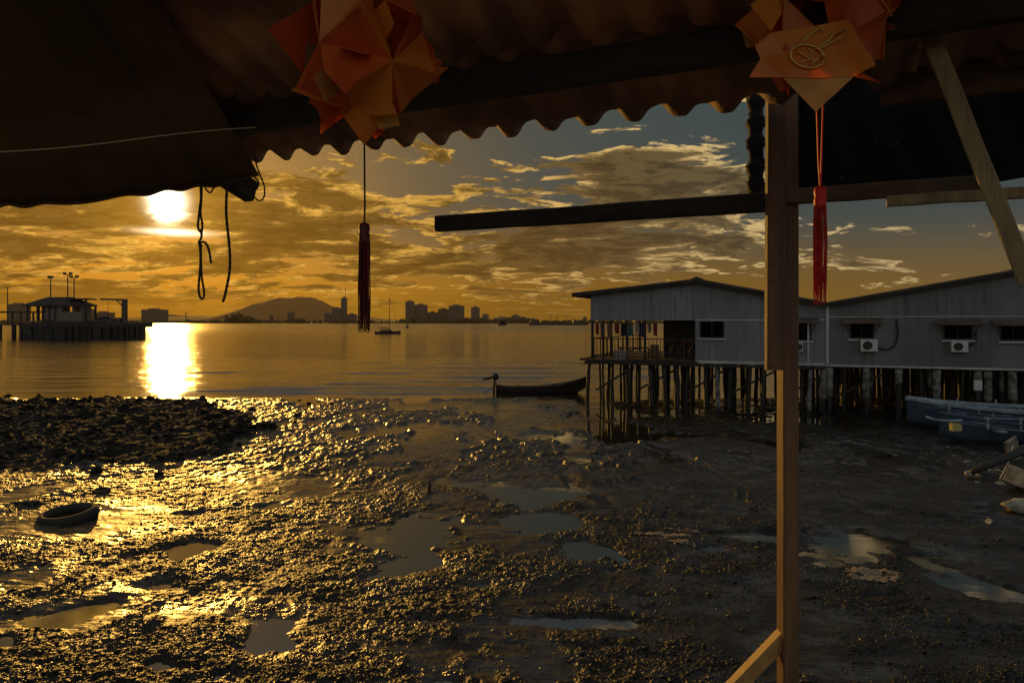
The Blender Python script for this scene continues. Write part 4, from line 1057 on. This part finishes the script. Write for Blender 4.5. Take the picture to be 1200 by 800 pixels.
tag(m.build('weed_clump', M['weed'], loc=(c.x, c.y, hmud(c.x, c.y))), 'flat dark weed clump left of the small ring tyre', 'weed')
c = G(503, 578); m = MB(); m.tube([(0, 0, -.1), (.015, 0, .10), (0, 0, .20)], [.035, .03, .02], 7)
tag(m.build('mooring_stake', M['slimewood'], loc=(c.x, c.y, hmud(c.x, c.y))), 'short dark stake upright among the pools at centre', 'stake')
def scum(px, py, rx, ry, seed, label):
    c = G(px, py); m = MB(); rs = random.Random(seed); a = rx / F * c.y; b = (G(px, py - ry).y - G(px, py + ry).y) / 2; n = 46
    gx, gy = np.meshgrid(np.linspace(-1.2, 1.2, n), np.linspace(-1.2, 1.2, n)); X_ = c.x + gx * a; Y_ = c.y + gy * b
    hh, _, _ = mud_height(X_, Y_); f = 1 - np.hypot(gx, gy) + 1.5 * fbm(gx * 2.2 + seed, gy * 3.2, 5, 700 + seed, .65)
    vs = [(float(X_[i, j]), float(Y_[i, j]), float(max(hh[i, j], 0) + .006)) for i in range(n) for j in range(n)]
    fs_ = [(i*n+j, i*n+j+1, (i+1)*n+j+1, (i+1)*n+j) for i in range(n-1) for j in range(n-1) if f[i, j] > .55]
    m.smooth = True; m.add(vs, fs_); o = m.build('scum_raft', M['scum']); md = o.modifiers.new('t', 'SOLIDIFY'); md.thickness = .006; md.offset = 1
    tag(o, label, 'scum', 'pale scum on the mud')
M['scum'] = mat('scum', (.30, .22, .13), .8, (.16, .12, .07), 20, bump=.6, bscale=40)
scum(1020, 678, 40, 15, 1, 'pale cream scum patch right of the post, below the bluish pools')
scum(790, 632, 52, 10, 2, 'thin pale scum patch left of the post')
# large loose rocks one can tell apart around the bank
rocks = [(46, 470, .22, 'lone rock at the top left of the rubble bank'), (8, 466, .16, 'dark rock on the waterline at the far left'), (235, 474, .24, 'taller rock on the crest of the rubble bank right of the glare'),
         (238, 488, .20, 'rock just below the tall crest rock'), (247, 493, .17, 'smaller rock at the tip of the rubble bank'), (262, 508, .30, 'big angular rock at the end of the rubble bank'),
         (278, 514, .26, 'angular rock right of the big end rock'), (287, 508, .20, 'outermost high rock of the rubble bank'), (310, 509, .16, 'lone flat rock beyond the tip of the bank'), (265, 522, .22, 'rock at the foot of the big end rock'),
         (113, 558, .12, 'small rock below the bank above the ring tyre'), (148, 486, .20, 'rock under the sun glare on the bank'), (98, 478, .18, 'round rock on the left crest of the bank')]
for i, (x, y, s, lb) in enumerate(rocks):
    c = G(x, y); z = hmud(c.x, c.y); m = MB(); m.lumpy((0, 0, 0), (s * rnd.uniform(.9, 1.4), s, s * rnd.uniform(.7, 1.0)), i + 20, 2, .75)
    o = m.build('rock', M['rock'], loc=(c.x, c.y, z + s * .4)); o.rotation_euler = (0, 0, rnd.uniform(0, 6)); tag(o, lb, 'rock', 'loose rocks about the rubble bank')
# uncountable rubble of the bank
m = MB(); rs = random.Random(3); n = 0
xs_ = []; 
while n < 1500:
    x = rs.uniform(-25, -6.8); y = rs.uniform(14.4, 29); 
    if abs(x) > .86 * y: continue
    xs_.append((x, y)); n += 1
ha, la, ea = mud_height(np.array([[p[0] for p in xs_]]), np.array([[p[1] for p in xs_]]))
for i, (x, y) in enumerate(xs_):
    if ea[0, i] < .35 and rs.random() > .05: continue
    s = rs.uniform(.04, .13) * (2.0 if rs.random() < .08 else 1); m.lumpy((x, y, ha[0, i] + s * .2), (s * rs.uniform(.9, 1.5), s, s * rs.uniform(.5, .9)), i, 1, .8)
tag(m.build('rubble', M['rock']), 'dark wet rubble covering the bank at left', 'rubble', kind='stuff')
# shells and pebbles of the crust
def pebbles():
    rs = np.random.RandomState(5); N = 110000
    s = rs.uniform(1 / math.sqrt(4.6), 1 / math.sqrt(16), N); y = 1 / s ** 2; x = y * rs.uniform(-.85, .85, N)
    h, lump, edge = mud_height(x[None], y[None]); h = h[0]; keep = (rs.uniform(size=N) < (.04 + (lump[0] ** 2) * .55)) & (h > .003) & (edge[0] < .1)
    x, y, h = x[keep], y[keep], h[keep]; n = len(x)
    bv, bf = ICO[0]; bv = np.array([tuple(v) for v in bv]); bf = np.array(bf)
    r = rs.gamma(1.5, .0036, n)[:, None] + .0035
    th = rs.uniform(0, 6.28, n); q = bv[None] * (1 + rs.uniform(-.3, .3, (n, 12, 1)))
    q = q * np.stack([r[:, 0] * rs.uniform(.8, 1.6, n), r[:, 0] * rs.uniform(.7, 1.1, n), r[:, 0] * rs.uniform(.4, .8, n)], -1)[:, None]
    tx = rs.uniform(-.5, .5, n)[:, None]
    X = q[..., 0] * np.cos(th)[:, None] - q[..., 1] * np.sin(th)[:, None]; Y = q[..., 0] * np.sin(th)[:, None] + q[..., 1] * np.cos(th)[:, None]; Z = q[..., 2] + tx * q[..., 0]
    V = np.stack([X + x[:, None], Y + y[:, None], Z + h[:, None] + r * .15], -1).reshape(-1, 3)
    Fc = (bf[None] + (np.arange(n) * 12)[:, None, None]).reshape(-1)
    me = bpy.data.meshes.new('pebbles'); me.vertices.add(len(V)); me.vertices.foreach_set('co', V.astype(np.float32).ravel())
    nf = len(Fc) // 3; me.loops.add(len(Fc)); me.loops.foreach_set('vertex_index', Fc.astype(np.int32)); me.polygons.add(nf)
    me.polygons.foreach_set('loop_start', np.arange(0, nf * 3, 3, dtype=np.int32)); me.update(calc_edges=True); me.materials.append(M['mud'])
    at = me.attributes.new('lump', 'FLOAT', 'POINT'); at.data.foreach_set('value', np.ones(len(V), dtype=np.float32))
    o = bpy.data.objects.new('pebbles', me); col.objects.link(o); tag(o, 'shells and pebbles crusting the wet mud', 'pebbles', kind='stuff')
pebbles()

# ---------------------------------------------------------------- the shed the photo is taken from
ZE = 4.08
def eave(X): return 2.4 - .435 * (X - .84)       # Y of the eave line for a given X
ed = Vector((1, -.435, 0)).normalized(); en = Vector((.435, 1, 0)).normalized()   # along the eave; outward
E0 = Vector((.84, 2.4, ZE))
def corrug(name, a0, a1, q0, q1, mt, parent, dz=0, pitch=.165, amp=.024, rise=.30, phase=0, label=None, ragged=0):
    """sheet along the eave (a, metres from E0) and inwards/uphill (q)"""
    na = int((a1 - a0) / pitch * 14); nq = 10; rs = random.Random(hash(name) % 99 if False else 5)
    sheet_w = pitch * 6; vs = []; fs_ = []
    for side in (0, 1):
        for i in range(na + 1):
            a = a0 + (a1 - a0) * i / na
            ph = a / pitch * 2 * math.pi + phase
            lap = math.floor(a / sheet_w + .3)
            jag = (math.sin(lap * 5.1) * .030 + .006 * math.sin(a * 37)) + ragged * math.sin(a * 11 + 1.3)
            for j in range(nq + 1):
                q = q0 + (q1 - q0) * j / nq + (jag if j == 0 else 0)
                z = dz + rise * q + amp * (math.cos(ph) - .13 * math.cos(3 * ph)) - (.007 if side else 0) + .008 * math.sin(a * 1.7) + .007 * math.sin(lap * 2.7) + (.006 * math.sin(a * 23 + 1) if j == 0 else 0)
                p = E0 + ed * a - en * q; vs.append((p.x, p.y, ZE + z))
    s = (na + 1) * (nq + 1); w = nq + 1
    for i in range(na):
        for j in range(nq):
            k = i * w + j; fs_.append((k, k + 1, k + w + 1, k + w)); fs_.append((s + k, s + k + w, s + k + w + 1, s + k + 1))
        fs_.append((i * w, i * w + w, s + i * w + w, s + i * w)); k = i * w + nq; fs_.append((k, s + k, s + k + w, k + w))
    for i in (0, na):
        for j in range(nq): k = i * w + j; fs_.append((k, s + k, s + k + 1, k + 1))
    m = MB(); m.smooth = True; m.add(vs, fs_); return m.build(name, M[mt], parent)
rf = empty('shed_roof', (.84, 2.4, ZE)); tag(rf, 'rusty brown corrugated shed roof overhead with scalloped eave', 'roof')
def unloc(o, base): o.data.transform(Matrix.Translation(-Vector(base.location)))
o = corrug('eave_sheet', -6.0, 2.2, 0, .80, 'roofsheet', rf); unloc(o, rf)
o = corrug('upper_sheet', -6.0, 2.2, .50, 2.5, 'roofsheet2', rf, dz=-.035, phase=.5); unloc(o, rf)
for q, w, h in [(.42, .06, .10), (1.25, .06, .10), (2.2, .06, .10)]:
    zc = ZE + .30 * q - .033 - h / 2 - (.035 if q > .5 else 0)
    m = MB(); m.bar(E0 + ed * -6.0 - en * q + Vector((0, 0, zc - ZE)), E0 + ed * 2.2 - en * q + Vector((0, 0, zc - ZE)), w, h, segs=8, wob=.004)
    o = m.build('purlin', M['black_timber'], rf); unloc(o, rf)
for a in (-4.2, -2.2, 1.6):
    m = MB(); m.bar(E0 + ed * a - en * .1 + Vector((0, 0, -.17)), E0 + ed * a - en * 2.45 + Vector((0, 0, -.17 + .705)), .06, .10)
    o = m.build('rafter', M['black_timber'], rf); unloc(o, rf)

# post made of two timbers
PY = 2.50
def post():
    b0 = P(922, 800, PY); r = empty('timber_post', (b0.x, PY, 1.62)); tag(r, 'brown upright timber post with a shorter board fixed to its left side', 'post')
    zt = P(0, 100, PY).z
    m = MB(); x0, x1 = P(914, 0, PY).x, P(932, 0, PY).x; 
    m.bar(((x0 + x1) / 2, PY, 1.62), ((x0 + x1) / 2, PY, zt), x1 - x0, .07, segs=10, wob=.0008); o = m.build('upright', M['timber'], r); unloc(o, r)
    m = MB(); x0, x1 = P(895.5, 0, PY - .06).x, P(916.5, 0, PY - .06).x
    m.bar(((x0 + x1) / 2 + .0, PY - .075, P(0, 433, PY - .06).z), ((x0 + x1) / 2 + .004, PY - .075, P(0, 108, PY - .06).z), x1 - x0, .032, segs=6, wob=.0006); o = m.build('side_board', M['timber'], r); unloc(o, r)
    m = MB(); m.bar(P(850, 816, PY + .01), P(921, 742, PY + .01), .05, .05); m.box((0, 0, 0), (.0001, .0001, .0001)) if False else None
    o = m.build('foot_brace', M['ochre_timber'], r); unloc(o, r)
    m = MB()
    for y in (310, 330, 405, 428):
        p = P(905, y, PY - .09); m.tube([p, p + Vector((0, -.004, 0))], .004, 7)
    o = m.build('nail', M['steel'], r); unloc(o, r)
post()
# long tie beam parallel to the eave
def bl(x, q=.0):     # point on the beam line (in plan) for photo column x
    k = (x - 600) / F; Y = (2.5 + .435 * .84 + .0) / (1 + .435 * k); return Vector((k * Y, Y, 0))
def beam(name, x0, x1, z, w, h, mt, label, dy=0):
    p = bl(x0) + Vector((0, dy, z)); q = bl(x1) + Vector((0, dy, z)); m = MB(); m.bar(p, q, w, h, segs=8, wob=.0015); o = m.build(name, M[mt]); tag(o, label, 'beam'); return o
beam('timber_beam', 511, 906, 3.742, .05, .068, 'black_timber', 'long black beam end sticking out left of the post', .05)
beam('timber_beam', 921, 1153, 3.752, .05, .052, 'timber_h', 'short brown beam running right from the post under the dark sheeting', .02)
beam('timber_beam', 1035, 1330, 3.708, .03, .035, 'pale_timber', 'thin pale brown batten lowest under the dark sheeting', -.02)
beam('timber_beam', 1010, 1330, 4.055, .04, .10, 'timber_h', 'brown plank along the top of the dark sheeting', -.12)
# dark sheeting
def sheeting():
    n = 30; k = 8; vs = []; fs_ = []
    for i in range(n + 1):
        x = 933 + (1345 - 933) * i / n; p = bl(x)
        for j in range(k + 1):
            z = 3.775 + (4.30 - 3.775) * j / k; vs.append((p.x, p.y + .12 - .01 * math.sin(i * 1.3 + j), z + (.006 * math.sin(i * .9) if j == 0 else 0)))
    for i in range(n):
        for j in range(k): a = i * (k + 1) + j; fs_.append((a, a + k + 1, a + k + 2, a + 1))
    m = MB(); m.add(vs, fs_); mm = bpy.data.materials.new('sky_fleck_sheet'); mm.use_nodes = True; t = NT(mm.node_tree); p = t.n['Principled BSDF']
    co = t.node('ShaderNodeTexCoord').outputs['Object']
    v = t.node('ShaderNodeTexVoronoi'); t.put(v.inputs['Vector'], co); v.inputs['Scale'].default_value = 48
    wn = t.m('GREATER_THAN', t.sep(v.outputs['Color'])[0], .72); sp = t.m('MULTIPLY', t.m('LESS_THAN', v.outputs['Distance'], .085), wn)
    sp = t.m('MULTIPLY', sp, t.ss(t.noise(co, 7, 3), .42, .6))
    t.put(p.inputs['Base Color'], t.mix(sp, (.010, .009, .008), (.55, .48, .34))); p.inputs['Roughness'].default_value = .9; p.inputs['Specular IOR Level'].default_value = .2  # pale flecks painted into the colour for sky glimpsed through small holes
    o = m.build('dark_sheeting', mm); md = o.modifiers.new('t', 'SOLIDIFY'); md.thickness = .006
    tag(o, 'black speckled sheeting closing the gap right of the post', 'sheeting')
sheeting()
# rolled net
m = MB(); m.smooth = True; n = 26; vs = []; rs = random.Random(8); p0 = P(885, 112, 2.62); p1 = P(886, 226, 2.62)
for k in range(n + 1):
    t = k / n; c = p0.lerp(p1, t); 
    for j in range(14):
        a = j / 14 * 6.283; rr = (.030 + .006 * math.sin(k * 1.1)) * rs.uniform(.72, 1.25); vs.append((c.x + math.cos(a) * rr, c.y + math.sin(a) * rr, c.z))
fs_ = [(k*14+j, k*14+(j+1) % 14, (k+1)*14+(j+1) % 14, (k+1)*14+j) for k in range(n) for j in range(14)] + [tuple(range(14)), tuple(n*14+j for j in range(13, -1, -1))]
m.add(vs, fs_); tag(m.build('rolled_net', M['blacknet']), 'rough black rolled net hanging beside the post top', 'net')
# braces at upper right
m = MB(); m.bar(P(1079, 14, 1.95), P(1206, 332, 1.80), .038, .045, segs=6, wob=.001); tag(m.build('roof_brace', M['pale_timber']), 'long pale diagonal brace crossing the upper right corner', 'brace')
m = MB(); m.bar(P(1092, -20, 2.02), P(1067, 84, 2.10), .02, .03); tag(m.build('roof_brace', M['pale_timber']), 'short thin brace meeting the top of the long pale brace', 'brace')
m = MB(); m.prism([P(1160, 30, 2.0), P(1188, 76, 2.0), P(1290, 66, 2.0), P(1290, 14, 2.0)], (0, .02, 0)); tag(m.build('roof_board', M['timber_h']), 'dull brown board at the top right corner of the roof', 'board')

# canvas awning at the left
def awning():
    lo = [(-420, 262), (-200, 254), (0, 241), (60, 239), (120, 233), (160, 228), (200, 222), (240, 218), (280, 212), (303, 205)]
    n = 160; k = 24; vs = []; fs_ = []
    for i in range(n + 1):
        x = -420 + 723 * i / n; yl = float(np.interp(x, [p[0] for p in lo], [p[1] for p in lo]))
        Yl = 2.55 + .45 * (x / 300.) if x > 0 else 2.55
        pl = P(x, yl, Yl); 
        for j in range(k + 1):
            t = j / k
            sag = -.05 * math.sin(math.pi * t) * (.6 + .4 * math.sin(x * .012)); 
            vs.append((pl.x + .05 * t, pl.y - 1.5 * t, pl.z + (.62 * t) + sag + .010 * math.sin(x * .05 + t * 6) * t + .006 * math.sin(x * .11 - t * 9 + math.sin(x * .03) * 2)))
    for i in range(n):
        for j in range(k): a = i * (k + 1) + j; fs_.append((a, a + k + 1, a + k + 2, a + 1))
    m = MB(); m.smooth = True; m.add(vs, fs_); o = m.build('canvas_awning', M['canvas']); md = o.modifiers.new('t', 'SOLIDIFY'); md.thickness = .006
    tag(o, 'dark canvas awning sagging across the upper left, sun at its edge', 'awning')
    h = MB(); h.smooth = True; h.tube([Vector(vs[i * (k + 1)]) for i in range(n + 1)], .008, 6); h.build('hem', M['canvas'], o)
    for i in (30, 75, 118, 148):
        h = MB(); h.smooth = True; h.tube([Vector(vs[i * (k + 1) + j]) + Vector((0, 0, -.004)) for j in range(k + 1)], .004, 5); h.build('seam', M['canvas'], o)
awning()
m = MB(); pts = [P(x, 178 - 28 * x / 300 + (2 * math.sin(x / 50)), 1.9 + .25 * x / 300) for x in range(-160, 301, 20)]
m.tube(pts, .0016, 5); tag(m.build('stretched_wire', M['paleline']), 'thin pale wire stretched across the dark canvas awning', 'wire')

# hanging ropes
def rope(name, label, pix, Y, r=.006, loop=None, grp='loose cords hanging from the awning'):
    m = MB(); m.smooth = True
    for line in pix:
        pp = [P(x, y, Y + .003 * i) for i, (x, y) in enumerate(line)]
        # catmull-rom
        out = []
        for i in range(len(pp) - 1):
            a = pp[max(i-1, 0)]; b = pp[i]; c = pp[i+1]; d = pp[min(i+2, len(pp)-1)]
            for s in range(5):
                t = s / 5; out.append(.5 * ((2*b) + (c-a)*t + (2*a-5*b+4*c-d)*t*t + (-a+3*b-3*c+d)*t**3))
        out.append(pp[-1]); m.tube(out, [r * (1 + .18 * (i % 2)) for i in range(len(out))], 6)
    return tag(m.build(name, M['rope']), label, 'rope', grp)
rope('hanging_rope', 'knotted looped rope hanging left of the plain rope', [
    [(235, 216), (235.5, 232), (234, 245), (232.5, 258), (232, 266), (234, 271), (236.5, 271), (237, 262), (235, 250), (236, 235), (236.5, 216)],
    [(236, 268), (236, 278), (234, 282), (233, 285), (236, 288), (234, 290), (236, 284), (240, 284), (243, 288), (245.5, 296), (247, 306), (248, 308)],
    [(234, 286), (235, 300), (234.5, 315), (232.8, 335), (233.5, 345), (236, 350), (238.8, 348), (239, 340), (236.5, 325), (235.5, 305), (235.5, 288)]], 2.9, .0045)
rope('hanging_rope', 'plain single rope with frayed end right of the looped rope', [[(266, 213), (265.5, 230), (265, 246), (266, 262), (268, 280), (269.5, 300), (269, 318), (266, 335), (262.5, 350), (261, 353)]], 2.95, .0052)
rope('hanging_rope', 'short tangled cord at the right corner of the awning', [[(284, 216), (290, 222), (296, 229), (303, 235), (309, 232), (310, 220), (306, 208), (301, 195), (298, 182)], [(297, 206), (303, 214), (300, 222), (294, 219), (290, 210)], [(240, 220), (246, 226), (250, 221), (256, 217), (268, 220), (276, 214), (284, 218), (292, 212)]], 2.98, .0035)

# ---------------------------------------------------------------- paper lanterns
def lantern(cx, cy, Y, Rl, seed, rot, label, tassel_pix, cordmat, tasmat, ornament=False):
    rs = random.Random(seed); c = P(cx, cy, Y); r = empty('paper_lantern', c); tag(r, label, 'lantern', 'folded paper lanterns hanging from the shed roof')
    vs, fs_ = ICO[0]; Mx = Matrix.Rotation(rot[2], 3, 'Z') @ Matrix.Rotation(rot[0], 3, 'X') @ Matrix.Rotation(rot[1], 3, 'Y')
    m = MB(); R0 = Rl / 1.22
    th = .0012
    def sheet(poly, mi):
        m.cur = mi
        a, b_, c_ = Vector(poly[0]), Vector(poly[1]), Vector(poly[2]); nn = (b_ - a).cross(c_ - a).normalized() * th
        if nn.dot(a) < 0: nn = -nn
        n = len(poly); m.add([Vector(p) for p in poly] + [Vector(p) + nn for p in poly], [tuple(range(n)), tuple(range(2*n-1, n-1, -1))] + [(i, (i+1) % n, n+(i+1) % n, n+i) for i in range(n)])
    for fi, f in enumerate(fs_):
        pv = [Mx @ vs[i] * R0 for i in f]; ctr = sum(pv, Vector()) / 3; nrm = ctr.normalized()
        e = (pv[1] - pv[0]).length; apex = ctr + nrm * e * .42 * rs.uniform(.85, 1.15)
        tw = rs.uniform(-.16, .16)
        for k in range(3):
            p, q = pv[k], pv[(k + 1) % 3]
            u = rs.random()
            if u < .15: continue                             # an open gap between two packets
            mi = 0 if rs.random() < .62 else 1
            mid = (p + q) / 2
            # one packet corner: kite reaching beyond the ridge
            ext = apex + (apex - mid) * rs.choice([0, .0, .05, .22, .30]) + nrm.cross(q - p).normalized() * tw * e * .3
            lift = nrm * rs.uniform(0, .05) * e
            if rs.random() < .55:
                side = (q - mid) * rs.uniform(.25, .6)
                sheet([p + lift * .2, q, mid + (ext - mid) * .62 + side * 1.15 + lift, ext + lift, mid + (ext - mid) * .7 - side * .35], mi)
            else: sheet([p, q, ext + lift], mi)
    # loose rectangular tongues of the packets
    for k in range(9):
        f = fs_[rs.randrange(20)]; p = Mx @ vs[f[0]] * R0 * .98; q = Mx @ vs[f[1]] * R0 * .98; d = ((p + q) / 2).normalized()
        w = (q - p) * .22; mm = (p + q) / 2; t1 = (q - p).normalized().cross(d).normalized() * rs.uniform(-.3, .3)
        sheet([mm - w, mm + w, mm + w * .8 + (d + t1) * Rl * .33, mm - w * .8 + (d + t1) * Rl * .33], rs.choice([0, 1, 2]))
    m.build('paper_shell', [M['paper'], M['paper_red'], M['paper_gold']], r)
    # bottom point
    xt = tassel_pix['x']; yb = tassel_pix['ytop']
    L = lambda x, y, dy=0: P(x, y, Y) + Vector((0, dy, 0)) - c
    m = MB(); bx = tassel_pix.get('tip', yb - 90)
    ap = L(xt, bx); w = Rl * tassel_pix.get('w', .42); up = Rl * tassel_pix.get('h', .5)
    ring = [Vector((ap.x + w * math.cos(a), w * math.sin(a), ap.z + up * (1 + .12 * math.sin(a * 2)))) for a in (.2, 1.77, 3.34, 4.91)]
    m.cur = 0
    for k in range(4):
        m.add([ap, ring[k], ring[(k+1) % 4]], [(0, 1, 2)]); m.mi[-1] = k % 2
    o = m.build('bottom_point', [M['paper'], M['paper_gold'] if ornament else M['paper']], r); md = o.modifiers.new('t', 'SOLIDIFY'); md.thickness = .0012
    m = MB()
    if cordmat == 'redcord':
        m.tube([L(xt - 4, bx - 4), L(xt - 2, yb - 30), L(xt, yb)], .0022, 6); m.tube([L(xt + 3.5, bx - 4), L(xt + 1.5, yb - 30), L(xt + .5, yb)], .0022, 6)
    else: m.tube([L(xt, bx - 4), L(xt + .5, yb - 20), L(xt, yb)], .0026, 6)
    m.build('cord', M[cordmat], r)
    m = MB(); top = L(cx, cy) + Vector((0, 0, Rl * .8)); m.tube([top, Vector((top.x, top.y, 4.6 - c.z + 0.0))], .0022, 5); m.build('hanging_string', M[cordmat], r)
    # tassel
    y0, y1 = tassel_pix['ytop'], tassel_pix['ybot']; hwid = tassel_pix['hw'] / F * Y
    m = MB(); m.smooth = True; capL = tassel_pix.get('cap', 22)
    prof = [(0, .35), (.08, .9), (.3, 1.0), (.5, .85), (.6, 1.02), (.9, .95), (1, .8)]
    m.tube([L(xt, y0 + capL * t) for t, _ in prof], [hwid * k * .95 for _, k in prof], 12); t_ = m.build('tassel', M[tasmat], r)
    m = MB()
    for k in range(64):
        a = rs.uniform(0, 6.283); q = math.sqrt(rs.random()) * hwid * .92; bx_, by_ = math.cos(a) * q, math.sin(a) * q
        dl = rs.uniform(.78, 1.0) if rs.random() < .8 else rs.uniform(.96, 1.04); pts = []; f1 = rs.uniform(-1, 1) * .12; f2 = rs.uniform(-1, 1) * .12
        for s in range(9):
            t = s / 8; yy = y0 + capL * .9 + (y1 - y0 - capL * .9) * dl * t
            pts.append(L(xt, yy) + Vector((bx_ * (1 + .12 * math.sin(t * 3)) + f1 * hwid * t + .0006 * math.sin(t * 9 + k), by_ + f2 * hwid * t, 0)))
        m.tube(pts, .0011, 4)
    m.build('strands', M[tasmat], t_)
    if ornament:
        g = MB(); g.smooth = True
        def q(x, y): return P(x, y, Y - Rl * .93) - c
        def curve(pp, rr=.0022): g.tube([q(*p) for p in pp], rr, 6)
        curve([(946 + 20 * math.cos(a * .314), 66 + 13.5 * math.sin(a * .314) + .12 * 20 * math.cos(a * .314)) for a in range(21)], .003)
        curve([(934, 60), (944, 66), (955, 72), (962, 70)]); curve([(938, 74), (948, 70), (952, 60), (946, 56)]); curve([(950, 76), (958, 68), (964, 62)])
        curve([(955, 58), (970, 48), (978, 38), (992, 36), (986, 43), (970, 52), (960, 58)], .0028); curve([(940, 48), (952, 38), (962, 32), (966, 38)], .0024); curve([(936, 52), (948, 44), (958, 36)], .002)
        g.build('gold_emblem', M['gold'], r)
        g = MB(); 
        def panel(name, pix, m_):
            g = MB(); g.prism([q(x_, y_) + Vector((0, .006 + dy, 0)) for x_, y_, dy in pix], (0, .0015, 0)); g.build(name, M[m_], r)
        panel('front_packet', [(920, 90, 0), (884, 84, .03), (896, 64, .02), (889, 48, .02), (907, 35, .008), (958, 29, 0), (960, 91, 0)], 'paper')
        panel('front_packet', [(960, 91, 0), (958, 29, 0), (996, 20, .006), (1014, 40, .02), (1037, 68, .035), (1003, 88, .006)], 'paper')
        panel('side_packet', [(1003, 70, .03), (1048, 88, .05), (1010, 86, .02)], 'paper_red')
        panel('side_packet', [(1000, 18, .03), (1052, 10, .06), (1022, 52, .05)], 'paper_red')
        panel('side_packet', [(884, 0, .02), (915, -25, .04), (922, 8, .02), (905, 35, .0)], 'paper')
        panel('lower_packet', [(920, 90.5, .002), (1003, 88.5, .006), (962, 127, .02)], 'paper_gold')
        g = MB(); g.tube([q(922, 54) + Vector((0, .004, 0)), q(922, 54) + Vector((0, .002, 0))], .006, 14); g.build('seal_spot', M['paper_red'], r)
    return r
lantern(425, 62, 1.8, .205, 3, (.35, .2, .1), 'orange folded paper lantern at upper left with dark red tassel', dict(x=427, ytop=261, ybot=388, hw=7.0, tip=170, w=.32, h=.42, cap=24), 'rope', 'darkred')
lantern(962, 12, 1.8, .195, 12, (.1, .5, .6), 'orange folded paper lantern at upper right with gold emblem and bright red tassel', dict(x=961, ytop=218, ybot=355, hw=7.5, tip=126, w=.62, h=.62, cap=26), 'redcord', 'brightred', True)

# deck and back wall the camera stands on
dk = empty('shed_deck', (0, 0, 1.6)); tag(dk, 'plank deck of the shed just below the picture', 'deck')
m = MB()
for k in range(26):
    x = -2.2 + k * .2; ye = min(2.72, eave(x) + .16); m.box((x, -1.8, -.04), (x + .19, ye, 0))
m.build('plank', M['deck'], dk)
m = MB()
for x in (-2, -.5, 1, 2.6):
    for y in (-1.4, .6, 2.2): m.tube([(x, y, -1.75), (x, y, -.06)], .08, 8)
m.build('pile', M['slimewood'], dk)

# ---------------------------------------------------------------- sea haze
HAZE = True
if HAZE:
    b = MB(); b.box((-14000, -150, -3), (14000, 16000, 600)); hz = b.build('haze', bpy.data.materials.new('haze'))
    mm = hz.data.materials[0]; mm.use_nodes = True; t = NT(mm.node_tree); t.n.remove(t.n['Principled BSDF'])
    v = t.node('ShaderNodeVolumePrincipled'); v.inputs['Density'].default_value = 3.0e-5; v.inputs['Color'].default_value = (.75, .48, .11, 1); v.inputs['Anisotropy'].default_value = .1
    t.l.new(v.outputs[0], t.n['Material Output'].inputs['Volume']); tag(hz, kind='stuff'); hz['label'] = 'thin golden evening haze over the sea'
    hz['category'] = 'haze'
